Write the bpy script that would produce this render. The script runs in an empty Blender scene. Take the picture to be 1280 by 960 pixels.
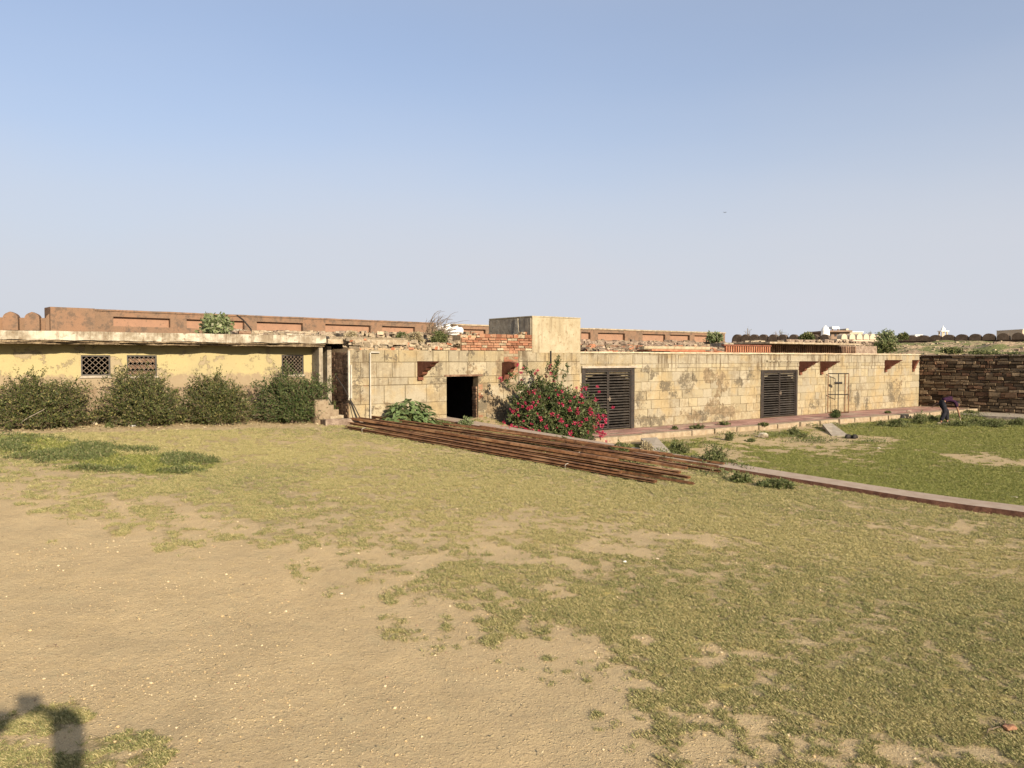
import bpy, bmesh, math, random
import numpy as np
from mathutils import Vector, Matrix, noise as mnoise

rng = np.random.default_rng(7)
random.seed(7)
SC = bpy.context.scene
COL = SC.collection
PI = math.pi

# ------------------------------------------------------------------ camera, light, exposure
EYE = Vector((0.0, 0.0, 2.5))
FPX = 961.0                                    # focal length in photo pixels (1280 wide)
PITCH = math.atan(32.0 / FPX)
cam_d = bpy.data.cameras.new("camera")
cam = bpy.data.objects.new("camera", cam_d)
COL.objects.link(cam)
cam.location = EYE
cam.rotation_euler = (PI / 2 - PITCH, 0, 0)
cam_d.sensor_width = 36.0
cam_d.lens = FPX / 1280 * 36.0
cam_d.clip_start = 0.02
cam_d.clip_end = 3000
SC.camera = cam

SUN_EL = math.radians(20.5)
SUN_XY = Vector((0.53, -0.85)).normalized()
TO_SUN = Vector((SUN_XY.x * math.cos(SUN_EL), SUN_XY.y * math.cos(SUN_EL), math.sin(SUN_EL)))
world = bpy.data.worlds.new("World")
SC.world = world
world.use_nodes = True
wn = world.node_tree
bg = wn.nodes["Background"]
sky = wn.nodes.new("ShaderNodeTexSky")
sky.sky_type = 'NISHITA'
sky.sun_disc = False
sky.sun_elevation = SUN_EL
sky.sun_rotation = math.atan2(SUN_XY.x, SUN_XY.y)
sky.altitude = 200
sky.air_density = 1.0
sky.dust_density = 2.5
sky.ozone_density = 3.0
_tc = wn.nodes.new("ShaderNodeTexCoord"); _sx = wn.nodes.new("ShaderNodeSeparateXYZ"); wn.links.new(_tc.outputs["Generated"], _sx.inputs[0])
_cr = wn.nodes.new("ShaderNodeValToRGB"); wn.links.new(_sx.outputs[2], _cr.inputs[0])     # dust haze thickens evenly towards the horizon, all round
_cr.color_ramp.interpolation = 'B_SPLINE'
for _e, (_p, _f) in zip([_cr.color_ramp.elements[0], _cr.color_ramp.elements[1]] + [_cr.color_ramp.elements.new(x) for x in (.07, .16, .26, .42)],
                        [(0.0, 1.0), (1.0, .15), (.07, .97), (.16, .84), (.26, .56), (.42, .24)]):
    _e.position = _p; _e.color = (_f, _f, _f, 1)
_mx = wn.nodes.new("ShaderNodeMix"); _mx.data_type = 'RGBA'
_nz = wn.nodes.new("ShaderNodeTexNoise"); _nz.inputs["Scale"].default_value = 1.6; _nz.inputs["Detail"].default_value = 4
_ms = wn.nodes.new("ShaderNodeVectorMath"); _ms.operation = 'MULTIPLY'; _ms.inputs[1].default_value = (1, 1, 3.5)
wn.links.new(_tc.outputs["Generated"], _ms.inputs[0]); wn.links.new(_ms.outputs[0], _nz.inputs["Vector"])
_ml = wn.nodes.new("ShaderNodeMapRange"); _ml.inputs[1].default_value = .3; _ml.inputs[2].default_value = .7; _ml.inputs[3].default_value = .9; _ml.inputs[4].default_value = 1.08
wn.links.new(_nz.outputs["Fac"], _ml.inputs[0])
_mm = wn.nodes.new("ShaderNodeMath"); _mm.operation = 'MULTIPLY'; _mm.use_clamp = True; wn.links.new(_cr.outputs[0], _mm.inputs[0]); wn.links.new(_ml.outputs[0], _mm.inputs[1])
wn.links.new(_mm.outputs[0], _mx.inputs[0]); _tn = wn.nodes.new("ShaderNodeVectorMath"); _tn.operation = 'MULTIPLY'; _tn.inputs[1].default_value = (1.06, 1.15, 1.24); wn.links.new(sky.outputs[0], _tn.inputs[0]); wn.links.new(_tn.outputs[0], _mx.inputs[6]); _mx.inputs[7].default_value = (4.45, 4.56, 4.97, 1)
wn.links.new(_mx.outputs[2], bg.inputs[0])
bg.inputs[1].default_value = 0.0765
sun_d = bpy.data.lights.new("sun", 'SUN')
sun_d.energy = 5.0
sun_d.angle = math.radians(0.55)
sun_d.color = (1.0, 0.86, 0.66)
sun = bpy.data.objects.new("sun", sun_d)
COL.objects.link(sun)
sun.rotation_euler = (-TO_SUN).to_track_quat('-Z', 'Y').to_euler()
sun.location = (20, -30, 30)
SC.view_settings.view_transform = 'Standard'
SC.view_settings.look = 'None'
SC.view_settings.gamma = 1.0
SC.view_settings.exposure = 0.95
SC.cycles.max_bounces = 6
SC.cycles.transparent_max_bounces = 4

# ------------------------------------------------------------------ geometry of the view (used only to work out real positions)
def ray(px, py):
    x = (px - 640) / FPX
    y = -(py - 480) / FPX
    return Vector((x, math.cos(PITCH) + y * math.sin(PITCH), -math.sin(PITCH) + y * math.cos(PITCH)))

def sstep(a, b, x):
    t = np.clip((np.asarray(x, dtype=float) - a) / (b - a), 0, 1)
    return t * t * (3 - 2 * t)

PATH_A = np.array((-1.0, 19.5)); PATH_B = np.array((8.0, 12.0))
_pd = (PATH_B - PATH_A) / np.linalg.norm(PATH_B - PATH_A)
_pn = np.array((-_pd[1], _pd[0]))              # points to the far right side of the path
def path_q(x, y):
    return (x - PATH_A[0]) * _pn[0] + (y - PATH_A[1]) * _pn[1]

def ground_h(x, y):
    x = np.asarray(x, dtype=float); y = np.asarray(y, dtype=float)
    p = 0.07 - 0.0602 * x + 0.0341 * y
    p = np.where(p > 0.12, p, 0.12 * np.exp(np.clip(p / 0.12 - 1, -30, 0)))
    p = np.minimum(p, 1.3)
    p = p * (0.25 + 0.75 * sstep(3.0, 11.0, y))
    q = path_q(x, y)
    p = p * (1 - sstep(0.25, 2.2, q) * sstep(-1.0, 1.2, x))
    p = p * (1 - sstep(26, 40, y))
    p = p + 0.10 * sstep(4.2, 2.4, -((x - 3.93) * -0.6 + (y - 24.6) * 0.8)) * sstep(0.3, 1.5, q)
    return p

def gp(px, py, dz=0.0):
    """ground point seen at a photo pixel"""
    d = ray(px, py)
    ks = 2.0 * (300 ** (np.arange(700) / 699.0))
    over = (EYE.z + d.z * ks) > ground_h(d.x * ks, d.y * ks) + dz
    i = int(np.argmin(over)) if not over.all() else 699
    lo, hi = float(ks[max(i - 1, 0)]), float(ks[i])
    for _ in range(30):
        m = (lo + hi) / 2
        P = EYE + d * m
        if P.z > float(ground_h(P.x, P.y)) + dz: lo = m
        else: hi = m
    P = EYE + d * lo
    return P

class Frame:
    def __init__(s, origin, slope=None, ang=None):
        s.o = Vector((origin[0], origin[1], 0))
        s.a = math.atan(slope) if slope is not None else ang
        s.u = Vector((math.cos(s.a), math.sin(s.a), 0))
        s.v = Vector((-math.sin(s.a), math.cos(s.a), 0))     # into the wall, away from the camera
    def w(s, t, v, z):
        return s.o + s.u * t + s.v * v + Vector((0, 0, z))
    def hit(s, px, py, v=0.0):
        d = ray(px, py)
        o = EYE - s.o
        k = (v - o.dot(s.v)) / d.dot(s.v)
        P = EYE + d * k
        r = P - s.o
        return r.dot(s.u), P.z, k
    def t(s, px, v=0.0): return s.hit(px, 448, v)[0]
    def z(s, px, py, v=0.0): return s.hit(px, py, v)[1]

# ------------------------------------------------------------------ object helpers
def link(name, data, parent=None):
    o = bpy.data.objects.new(name, data)
    COL.objects.link(o)
    if parent is not None: o.parent = parent
    return o

def tag(o, label=None, cat=None, group=None, kind=None):
    if label: o['label'] = label
    if cat: o['category'] = cat
    if group: o['group'] = group
    if kind: o['kind'] = kind
    return o

def empty(name, loc, rz=0.0, label=None, cat=None, group=None):
    o = link(name, None)
    o.location = loc
    o.rotation_euler = (0, 0, rz)
    return tag(o, label, cat, group)

def fmesh(name, verts, faces, mats, midx=None, smooth=False, attrs=None):
    """fast mesh from numpy verts and equal-sized faces"""
    verts = np.asarray(verts, dtype=np.float32).reshape(-1, 3)
    faces = np.asarray(faces, dtype=np.int32)
    nf, k = faces.shape
    me = bpy.data.meshes.new(name)
    me.vertices.add(len(verts)); me.vertices.foreach_set("co", verts.ravel())
    me.loops.add(nf * k); me.loops.foreach_set("vertex_index", faces.ravel())
    me.polygons.add(nf)
    me.polygons.foreach_set("loop_start", np.arange(0, nf * k, k, dtype=np.int32))
    me.polygons.foreach_set("loop_total", np.full(nf, k, dtype=np.int32))
    if midx is not None: me.polygons.foreach_set("material_index", np.asarray(midx, dtype=np.int32))
    me.update(calc_edges=True)
    me.polygons.foreach_set("use_smooth", np.full(nf, smooth))
    for m in (mats if isinstance(mats, (list, tuple)) else [mats]): me.materials.append(m)
    if attrs:
        for an, av in attrs.items():
            a = me.attributes.new(an, 'FLOAT', 'POINT')
            a.data.foreach_set("value", np.asarray(av, dtype=np.float32))
    return me

class MB:
    """collects polygons, then links them as one mesh object"""
    def __init__(s): s.v = []; s.f = []; s.m = []
    def add(s, vs, fs, mi=0):
        b = len(s.v)
        s.v += [tuple(v) for v in vs]
        s.f += [tuple(b + i for i in f) for f in fs]
        s.m += [mi] * len(fs)
    def box(s, x0, x1, y0, y1, z0, z1, mi=0, jit=0.0):
        vs = [(x, y, z) for z in (z0, z1) for y in (y0, y1) for x in (x0, x1)]
        if jit: vs = [tuple(c + random.uniform(-jit, jit) for c in v) for v in vs]
        s.add(vs, [(0, 2, 3, 1), (4, 5, 7, 6), (0, 1, 5, 4), (2, 6, 7, 3), (0, 4, 6, 2), (1, 3, 7, 5)], mi)
    def bbox(s, x0, x1, y0, y1, z0, z1, b=0.006, mi=0, jit=0.0):
        """box whose front (y0) rim is bevelled and uneven"""
        j = lambda: random.uniform(-jit, jit)
        fr = [(x0 + b + j(), y0 + j(), z0 + b + j()), (x1 - b + j(), y0 + j(), z0 + b + j()), (x1 - b + j(), y0 + j(), z1 - b + j()), (x0 + b + j(), y0 + j(), z1 - b + j())]
        md = [(x0 + j(), y0 + b, z0 + j()), (x1 + j(), y0 + b, z0 + j()), (x1 + j(), y0 + b, z1 + j()), (x0 + j(), y0 + b, z1 + j())]
        bk = [(x0, y1, z0), (x1, y1, z0), (x1, y1, z1), (x0, y1, z1)]
        fs = [(0, 1, 2, 3)]
        for a in range(4):
            c = (a + 1) % 4
            fs += [(4 + a, 4 + c, c, a), (8 + a, 8 + c, 4 + c, 4 + a)]
        s.add(fr + md + bk, fs, mi)
    def tube(s, pts, r, n=6, mi=0, cap=True):
        pts = [Vector(p) for p in pts]
        rs = r if isinstance(r, (list, tuple)) else [r] * len(pts)
        b = len(s.v)
        for i, p in enumerate(pts):
            d = (pts[min(i + 1, len(pts) - 1)] - pts[max(i - 1, 0)]).normalized()
            a = d.cross(Vector((0, 0, 1)))
            if a.length < 0.1: a = d.cross(Vector((1, 0, 0)))
            a.normalize(); c = d.cross(a)
            for k in range(n):
                t = 2 * PI * k / n
                s.v.append(tuple(p + (a * math.cos(t) + c * math.sin(t)) * rs[i]))
        for i in range(len(pts) - 1):
            for k in range(n):
                k2 = (k + 1) % n
                s.f.append((b + i * n + k, b + i * n + k2, b + (i + 1) * n + k2, b + (i + 1) * n + k)); s.m.append(mi)
        if cap:
            s.f.append(tuple(b + k for k in range(n))[::-1]); s.m.append(mi)
            s.f.append(tuple(b + (len(pts) - 1) * n + k for k in range(n))); s.m.append(mi)
    def prism(s, poly, y0, y1, mi=0):
        """poly in x,z extruded along y"""
        n = len(poly)
        vs = [(x, y0, z) for x, z in poly] + [(x, y1, z) for x, z in poly]
        fs = [tuple(range(n)), tuple(range(2 * n - 1, n - 1, -1))]
        fs += [(i, n + i, n + (i + 1) % n, (i + 1) % n) for i in range(n)]
        s.add(vs, fs, mi)
    def lathe(s, prof, n=16, c=(0, 0, 0), mi=0):
        b = len(s.v)
        for r, z in prof:
            for k in range(n):
                t = 2 * PI * k / n
                s.v.append((c[0] + r * math.cos(t), c[1] + r * math.sin(t), c[2] + z))
        for i in range(len(prof) - 1):
            for k in range(n):
                k2 = (k + 1) % n
                s.f.append((b + i * n + k, b + i * n + k2, b + (i + 1) * n + k2, b + (i + 1) * n + k)); s.m.append(mi)
    def mesh(s, name, mats, smooth=False):
        me = bpy.data.meshes.new(name)
        me.from_pydata(s.v, [], s.f)
        for m in (mats if isinstance(mats, (list, tuple)) else [mats]): me.materials.append(m)
        me.polygons.foreach_set("material_index", s.m)
        bm = bmesh.new(); bm.from_mesh(me)
        bmesh.ops.recalc_face_normals(bm, faces=bm.faces)
        bm.to_mesh(me); bm.free()
        me.polygons.foreach_set("use_smooth", [smooth] * len(me.polygons))
        me.update()
        return me
    def build(s, name, mats, parent=None, smooth=False, **kw):
        return tag(link(name, s.mesh(name, mats, smooth), parent), **kw)

# ------------------------------------------------------------------ material helpers
class M:
    def __init__(s, name, rough=0.9, spec=0.2):
        s.mat = bpy.data.materials.new(name); s.mat.use_nodes = True
        s.nt = s.mat.node_tree; s.b = s.nt.nodes["Principled BSDF"]
        s.b.inputs["Roughness"].default_value = rough
        s.b.inputs["Specular IOR Level"].default_value = spec
    def n(s, t, **kw):
        nd = s.nt.nodes.new(t)
        for k, v in kw.items(): setattr(nd, k, v)
        return nd
    def put(s, sock, v):
        if v is None: return
        if isinstance(v, bpy.types.NodeSocket): s.nt.links.new(v, sock)
        elif isinstance(v, (tuple, list)):
            sock.default_value = (*v, 1.0) if len(v) == 3 and sock.type == 'RGBA' else v
        else: sock.default_value = v
    def pos(s): return s.n("ShaderNodeNewGeometry").outputs["Position"]
    def island(s): return s.n("ShaderNodeNewGeometry").outputs["Random Per Island"]
    def orand(s): return s.n("ShaderNodeObjectInfo").outputs["Random"]
    def attr(s, a):
        nd = s.n("ShaderNodeAttribute"); nd.attribute_name = a; return nd.outputs["Fac"]
    def math(s, op, a, b=None, clamp=False):
        nd = s.n("ShaderNodeMath", operation=op, use_clamp=clamp)
        s.put(nd.inputs[0], a); s.put(nd.inputs[1], b); return nd.outputs[0]
    def vmath(s, op, a, b=None):
        nd = s.n("ShaderNodeVectorMath", operation=op)
        s.put(nd.inputs[0], a); s.put(nd.inputs[1], b)
        return nd.outputs["Value"] if op in ('LENGTH', 'DOT_PRODUCT', 'DISTANCE') else nd.outputs[0]
    def noise(s, vec, scale, detail=4, rough=0.55, dist=0.0, color=False):
        nd = s.n("ShaderNodeTexNoise"); s.put(nd.inputs["Vector"], vec)
        nd.inputs["Scale"].default_value = scale; nd.inputs["Detail"].default_value = detail
        nd.inputs["Roughness"].default_value = rough; nd.inputs["Distortion"].default_value = dist
        return nd.outputs["Color" if color else "Fac"]
    def voro(s, vec, scale, feature='F1', out="Distance", rnd=1.0):
        nd = s.n("ShaderNodeTexVoronoi", feature=feature); s.put(nd.inputs["Vector"], vec)
        nd.inputs["Scale"].default_value = scale; nd.inputs["Randomness"].default_value = rnd
        return nd.outputs[out]
    def ramp(s, fac, a, b, c0=0.0, c1=1.0, smooth=True):
        nd = s.n("ShaderNodeMapRange", interpolation_type='SMOOTHSTEP' if smooth else 'LINEAR')
        s.put(nd.inputs[0], fac); nd.inputs[1].default_value = a; nd.inputs[2].default_value = b
        nd.inputs[3].default_value = c0; nd.inputs[4].default_value = c1
        return nd.outputs[0]
    def mix(s, fac, a, b, mode='MIX'):
        nd = s.n("ShaderNodeMix", data_type='RGBA', blend_type=mode)
        s.put(nd.inputs[0], fac); s.put(nd.inputs[6], a); s.put(nd.inputs[7], b)
        return nd.outputs[2]
    def hsv(s, col, h=0.5, sa=1.0, v=1.0):
        nd = s.n("ShaderNodeHueSaturation")
        s.put(nd.inputs["Hue"], h); s.put(nd.inputs["Saturation"], sa); s.put(nd.inputs["Value"], v); s.put(nd.inputs["Color"], col)
        return nd.outputs[0]
    def scalev(s, vec, sc):
        return s.vmath('MULTIPLY', vec, sc)
    def bump(s, h, strength=0.5, dist=0.02):
        nd = s.n("ShaderNodeBump"); nd.inputs["Strength"].default_value = strength; nd.inputs["Distance"].default_value = dist
        s.put(nd.inputs["Height"], h); s.nt.links.new(nd.outputs[0], s.b.inputs["Normal"])
    def base(s, c): s.put(s.b.inputs["Base Color"], c); return s.mat
    def blobs(s, fr, lst, warp=0.35, wscale=2.5):
        """patches of wear at (t, z, rt, rz, strength) on a wall frame"""
        P = s.pos()
        nd = s.n("ShaderNodeCombineXYZ")
        s.put(nd.inputs[0], s.vmath('DOT_PRODUCT', s.vmath('SUBTRACT', P, tuple(fr.o)), tuple(fr.u)))
        sep = s.n("ShaderNodeSeparateXYZ"); s.put(sep.inputs[0], P)
        s.put(nd.inputs[1], sep.outputs[2])
        nz = s.vmath('SUBTRACT', s.noise(P, wscale, 5, 0.65, color=True), (0.5, 0.5, 0.5))
        v = s.vmath('ADD', nd.outputs[0], s.scalev(nz, (warp * 2, warp * 2, 0)))
        v = s.scalev(v, (1, 1, 0))
        acc = None
        for (t, z, rt, rz, st) in lst:
            L = s.vmath('LENGTH', s.scalev(s.vmath('SUBTRACT', v, (t, z, 0)), (1 / rt, 1 / rz, 0)))
            f = s.ramp(L, 1.0, 0.55, 0.0, st)
            acc = f if acc is None else s.math('MAXIMUM', acc, f)
        return acc
# ------------------------------------------------------------------ building frames (t along the wall, v into it, z up)
_d = ray(793, 535); _k = (0.25 - 2.5) / _d.z
W = Frame(EYE + _d * _k, slope=0.75)                       # long stone wing on the right
_tt = W.t(728); _P = W.w(_tt, 0, 0)
C = Frame(_P - W.v * 0.3, slope=0.75)                      # central stone block with the tower
C_L = C.t(437); C_R = C.t(725)
L = Frame(C.w(C_L, 1.3, 0), slope=0.75)                    # yellow wing on the left
SUNXY = SUN_XY

# ------------------------------------------------------------------ materials
def m_ashlar(name, base, dark, fr, patches, seed=0.0):
    m = M(name, 0.92, 0.12); P = m.pos()
    r = m.orand()
    tint = m.mix(m.ramp(r, 0, 1, smooth=False), base, tuple(c * 0.88 for c in base))
    tint = m.hsv(tint, 0.5, m.ramp(m.math('FRACT', m.math('MULTIPLY', r, 7.3)), 0, 1, 0.85, 1.15, False), m.ramp(m.math('FRACT', m.math('MULTIPLY', r, 13.7)), 0, 1, 0.8, 1.12, False))
    n1 = m.noise(P, 1.1, 5, 0.6); n2 = m.noise(P, 9, 6, 0.7); n3 = m.noise(P, 38, 3, 0.6)
    c = m.mix(m.ramp(n1, 0.46, 0.64), tint, (base[0] * 0.92, base[1] * 0.83, base[2] * 0.68))
    gr = m.math('MULTIPLY', m.ramp(m.noise(m.vmath('ADD', P, (3, 1, 7)), 0.75, 7, 0.7), 0.46, 0.62, 0, 0.6), m.ramp(m.noise(P, 5, 6, .75), .38, .58))
    c = m.mix(gr, c, (0.155, 0.118, 0.072))
    c = m.mix(m.ramp(n2, 0.52, 0.75, 0, 0.6), c, dark)
    c = m.mix(m.ramp(n2, 0.42, 0.3, 0, 0.55), c, tuple(min(1, x * 1.25) for x in base))
    streak = m.noise(m.scalev(P, (3.2, 3.2, 0.25)), 2.2, 5, 0.65)
    sep = m.n("ShaderNodeSeparateXYZ"); m.put(sep.inputs[0], P)
    c = m.mix(m.math('MULTIPLY', m.ramp(streak, 0.46, 0.62, 0, 0.9), m.math('MULTIPLY', m.ramp(sep.outputs[2], 1.3, 2.6), m.ramp(m.noise(P, 0.9, 4, .6), .4, .58, .15, 1.0))), c, (0.085, 0.06, 0.036))
    c = m.mix(m.math('MULTIPLY', m.ramp(n2, 0.46, 0.6, 0, 0.7), m.ramp(sep.outputs[2], 1.1, 0.2)), c, (0.2, 0.15, 0.09))
    if patches:
        b = m.blobs(fr, patches[0])
        b2 = m.ramp(m.math('ADD', m.math('MULTIPLY', b, 0.85), m.math('ADD', m.math('MULTIPLY', m.math('SUBTRACT', m.noise(P, 2.6, 8, 0.72), 0.5), 3.2), m.math('MULTIPLY', m.math('SUBTRACT', m.noise(P, 16, 5, 0.8), 0.5), 3.0))), 0.42, 0.85, 0, .88)
        c = m.mix(b2, c, (0.095, 0.078, 0.055))
        b3 = m.ramp(m.math('ADD', m.math('MULTIPLY', m.blobs(fr, patches[1], 0.4, 2.0), 0.9), m.math('MULTIPLY', m.math('SUBTRACT', m.noise(m.vmath('ADD', P, (9, 4, 2)), 3.0, 8, 0.75), 0.5), 4.2)), 0.56, 0.70, 0, .95)
        c = m.mix(b3, c, m.mix(m.ramp(n2, .4, .6), (0.21, 0.155, 0.095), (0.12, 0.09, 0.055)))
    sp = m.ramp(m.noise(P, 60, 2, 0.5), 0.66, 0.74, 0, 0.6)
    c = m.mix(sp, c, (0.14, 0.1, 0.06))
    m.bump(m.math('ADD', m.math('MULTIPLY', n2, 1.0), m.math('MULTIPLY', n3, 0.5)), 0.7, 0.03)
    return m.base(c)

def wt(px, py): return (W.t(px), W.z(px, py))
def ct(px, py): return (C.t(px), C.z(px, py))
W_dark = [(*wt(818, 470), .35, .16, 1.0), (*wt(830, 482), .4, .2, 1.0), (*wt(842, 492), .3, .18, .9), (*wt(806, 462), .3, .15, .8), (*wt(925, 478), .35, .25, 1.0), (*wt(858, 482), .25, .4, .8), (*wt(1062, 492), .25, .5, 1.0), (*wt(1072, 500), .3, .5, 1.0), (*wt(1084, 505), .2, .4, .9), (*wt(803, 500), 0.35, 0.4, .7), (*wt(935, 466), 0.6, 0.25, .7),
          (*wt(812, 525), 1.2, 0.22, .9), (*wt(890, 518), 1.5, 0.28, .9), (*wt(1117, 488), 0.7, 0.7, .85), (*wt(860, 475), 0.5, 0.5, .8), (*wt(1018, 504), .5, .35, .7), (*wt(1128, 500), .4, .5, .8), (*wt(975, 470), .3, .2, .6)]
W_peel = [(*wt(888, 470), 0.55, 0.3, 1.0), (*wt(903, 480), 0.55, 0.42, 1.0), (*wt(896, 494), .3, .3, .9), (*wt(893, 510), 0.8, 0.36, 1.0), (*wt(910, 515), .7, .3, .9), (*wt(872, 520), .7, .2, .9), (*wt(862, 514), 1.3, 0.22, .6), (*wt(1125, 475), 0.8, 0.5, .45)]
MAT_ASH_W = m_ashlar("ashlar_cream_wing", (0.31, 0.265, 0.182), (0.19, 0.14, 0.082), W, (W_dark, W_peel))
C_dark = [(*ct(545, 470), .3, .5, .7), (*ct(606, 485), .3, .6, .8), (*ct(487, 445), .5, .1, .8), (*ct(655, 450), .15, .5, .7), (*ct(609, 510), 0.42, 0.5, 1.0), (*ct(625, 522), .5, .4, 1.0), (*ct(588, 448), 0.16, 0.5, .8), (*ct(446, 470), .2, .9, .7), (*ct(578, 462), .3, .15, .6), (*ct(470, 515), .5, .2, .6)]
C_peel = [(*ct(588, 462), .25, .3, .7), (*ct(615, 500), .4, .5, .8), (*ct(480, 510), .4, .25, .6), (*ct(700, 470), .3, .4, .5), (*ct(640, 480), 0.45, 0.45, .8), (*ct(627, 455), 0.18, 0.45, .7), (*ct(452, 487), .22, .35, .5), (*ct(565, 480), .3, .3, .4)]
MAT_ASH_C = m_ashlar("ashlar_cream_block", (0.315, 0.265, 0.177), (0.20, 0.145, 0.085), C, (C_dark, C_peel))

def m_simple(name, c0, c1, scale=6, rough=0.92, bump=0.4, spec=0.12, spots=None, stain=None, lo=.35, hi=.65, island=0.0):
    m = M(name, rough, spec); P = m.pos()
    n1 = m.noise(P, scale, 6, 0.65)
    c = m.mix(m.ramp(n1, lo, hi), c0, c1)
    if spots: c = m.mix(m.ramp(m.noise(P, scale * 4.5, 4, 0.6), 0.55, 0.68, 0, .8), c, spots)
    if stain:
        st = m.noise(m.scalev(P, (3, 3, 0.3)), 1.6, 6, 0.65)
        c = m.mix(m.ramp(st, 0.5, 0.7, 0, .8), c, stain)
    if island:
        c = m.hsv(c, 0.5, 1.0, m.ramp(m.island(), 0, 1, 1 - island, 1 + island, False))
    m.bump(m.math('ADD', n1, m.math('MULTIPLY', m.noise(P, scale * 6, 3, 0.6), 0.4)), bump, 0.03)
    return m.base(c)

MAT_MORTAR = m_simple("joint_mortar", (0.15, 0.112, 0.066), (0.225, 0.175, 0.11), 8)
MAT_DARKROOM = m_simple("shade_dark_interior", (0.03, 0.025, 0.02), (0.045, 0.035, 0.028), 3)  # shade of the unlit rooms put into their wall colour
MAT_BRICK = m_simple("orange_brick", (0.25, 0.095, 0.05), (0.32, 0.155, 0.09), 5, spots=(0.22, 0.09, 0.05), island=0.0)
MAT_BRICKM = m_simple("brick_joint", (0.26, 0.185, 0.11), (0.32, 0.24, 0.15), 9)
MAT_OLDBRICK = m_simple("weathered_brick", (0.10, 0.055, 0.035), (0.20, 0.13, 0.085), 7, spots=(0.05, 0.035, 0.025), island=0.3)
MAT_REDSTONE = m_simple("red_sandstone", (0.11, 0.042, 0.026), (0.16, 0.066, 0.042), 6, spots=(0.12, 0.045, 0.025))
MAT_CEMENT = m_simple("grey_cement_render", (0.20, 0.165, 0.12), (0.31, 0.27, 0.205), 4, spots=(0.11, 0.095, 0.08), stain=(0.09, 0.08, 0.07))
MAT_TOWER = m_simple("pale_weathered_render", (0.275, 0.225, 0.145), (0.34, 0.29, 0.20), 2.2, bump=.6, spots=(0.21, 0.155, 0.09), stain=(0.17, 0.13, 0.08))
MAT_EAVE = m_simple("lime_washed_eave", (0.21, 0.17, 0.12), (0.42, 0.38, 0.30), 2.2, bump=.9, spots=(0.15, 0.11, 0.07), stain=(0.16, 0.12, 0.08), lo=.4, hi=.6)
MAT_EAVEB = m_simple("flaking_slab_edge", (0.10, 0.07, 0.045), (0.24, 0.18, 0.11), 9, bump=.9, spots=(0.05, 0.04, 0.03))
MAT_ROOFTOP = m_simple("dusty_roof", (0.36, 0.28, 0.19), (0.46, 0.38, 0.27), 3, bump=.8, spots=(0.2, 0.16, 0.1))
MAT_RUBBLE = m_simple("pale_rubble", (0.22, 0.17, 0.11), (0.32, 0.265, 0.19), 7, bump=.8, spots=(0.2, 0.13, 0.08), island=0.35)
MAT_RUBBLED = m_simple("dark_rubble", (0.14, 0.10, 0.075), (0.26, 0.2, 0.15), 7, bump=.8, spots=(0.08, 0.06, 0.045), island=0.35)
MAT_OLDPL = m_simple("stained_lower_plaster", (0.17, 0.12, 0.075), (0.23, 0.18, 0.12), 3, bump=.8, spots=(0.12, 0.08, 0.05), stain=(0.13, 0.09, 0.06))
MAT_WHITE = m_simple("white_paint", (0.68, 0.67, 0.63), (0.78, 0.77, 0.74), 3)
MAT_CONC = m_simple("worn_concrete", (0.27, 0.225, 0.175), (0.34, 0.295, 0.235), 4, spots=(0.22, 0.18, 0.13))
MAT_PATH = m_simple("pinkish_path_cement", (0.27, 0.205, 0.155), (0.32, 0.255, 0.2), 3.5, spots=(0.26, 0.19, 0.13), bump=.3)
MAT_PATHSIDE = m_simple("red_brown_kerb_side", (0.07, 0.032, 0.022), (0.13, 0.065, 0.043), 8, spots=(0.04, 0.025, 0.02))
MAT_KERB = m_simple("sandstone_kerb", (0.22, 0.165, 0.11), (0.31, 0.25, 0.175), 5, spots=(0.2, 0.145, 0.08), stain=(0.3, 0.22, 0.13), bump=.8)
MAT_GATE = m_simple("dark_painted_steel", (0.018, 0.015, 0.013), (0.032, 0.026, 0.021), 6, rough=0.5, bump=.1, spec=.4, spots=(0.08, 0.04, 0.02))
MAT_SLAT = m_simple("dull_grey_louvre", (0.03, 0.026, 0.023), (0.06, 0.05, 0.042), 6, rough=0.5, bump=.1, spec=.35)
MAT_WIRE = m_simple("rusty_wire", (0.15, 0.115, 0.085), (0.22, 0.175, 0.135), 12, bump=.1)
MAT_BLACK = m_simple("black_rubber", (0.02, 0.018, 0.016), (0.035, 0.03, 0.027), 9, rough=.6, bump=.1)
MAT_PIPE = m_simple("white_pipe", (0.32, 0.29, 0.24), (0.40, 0.37, 0.31), 6, rough=.6, bump=.1)
MAT_DRY = m_simple("dry_twigs", (0.10, 0.07, 0.05), (0.2, 0.15, 0.1), 10, bump=.2)
MAT_STONE = m_simple("field_stone", (0.40, 0.31, 0.2), (0.52, 0.44, 0.32), 8, bump=.8, spots=(0.25, 0.18, 0.11), island=.3)
MAT_SKIN = m_simple("skin", (0.20, 0.105, 0.065), (0.24, 0.13, 0.08), 6, rough=.6, bump=.05)
MAT_HAIR = m_simple("black_hair", (0.012, 0.01, 0.009), (0.02, 0.016, 0.014), 30, rough=.6)
MAT_SHIRT = m_simple("dark_purple_cloth", (0.02, 0.008, 0.02), (0.035, 0.012, 0.03), 12, bump=.3)
MAT_TROUSER = m_simple("black_cloth", (0.012, 0.012, 0.016), (0.022, 0.021, 0.026), 12, bump=.3)
MAT_SHIRT2 = m_simple("pale_blue_cloth", (0.25, 0.32, 0.42), (0.3, 0.37, 0.46), 12, bump=.3)
MAT_FARW = m_simple("far_cream_wall", (0.40, 0.33, 0.24), (0.46, 0.38, 0.28), 0.4, bump=0)
MAT_FARD = m_simple("far_brown_wall", (0.16, 0.11, 0.08), (0.22, 0.155, 0.11), 0.5, bump=0)
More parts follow.
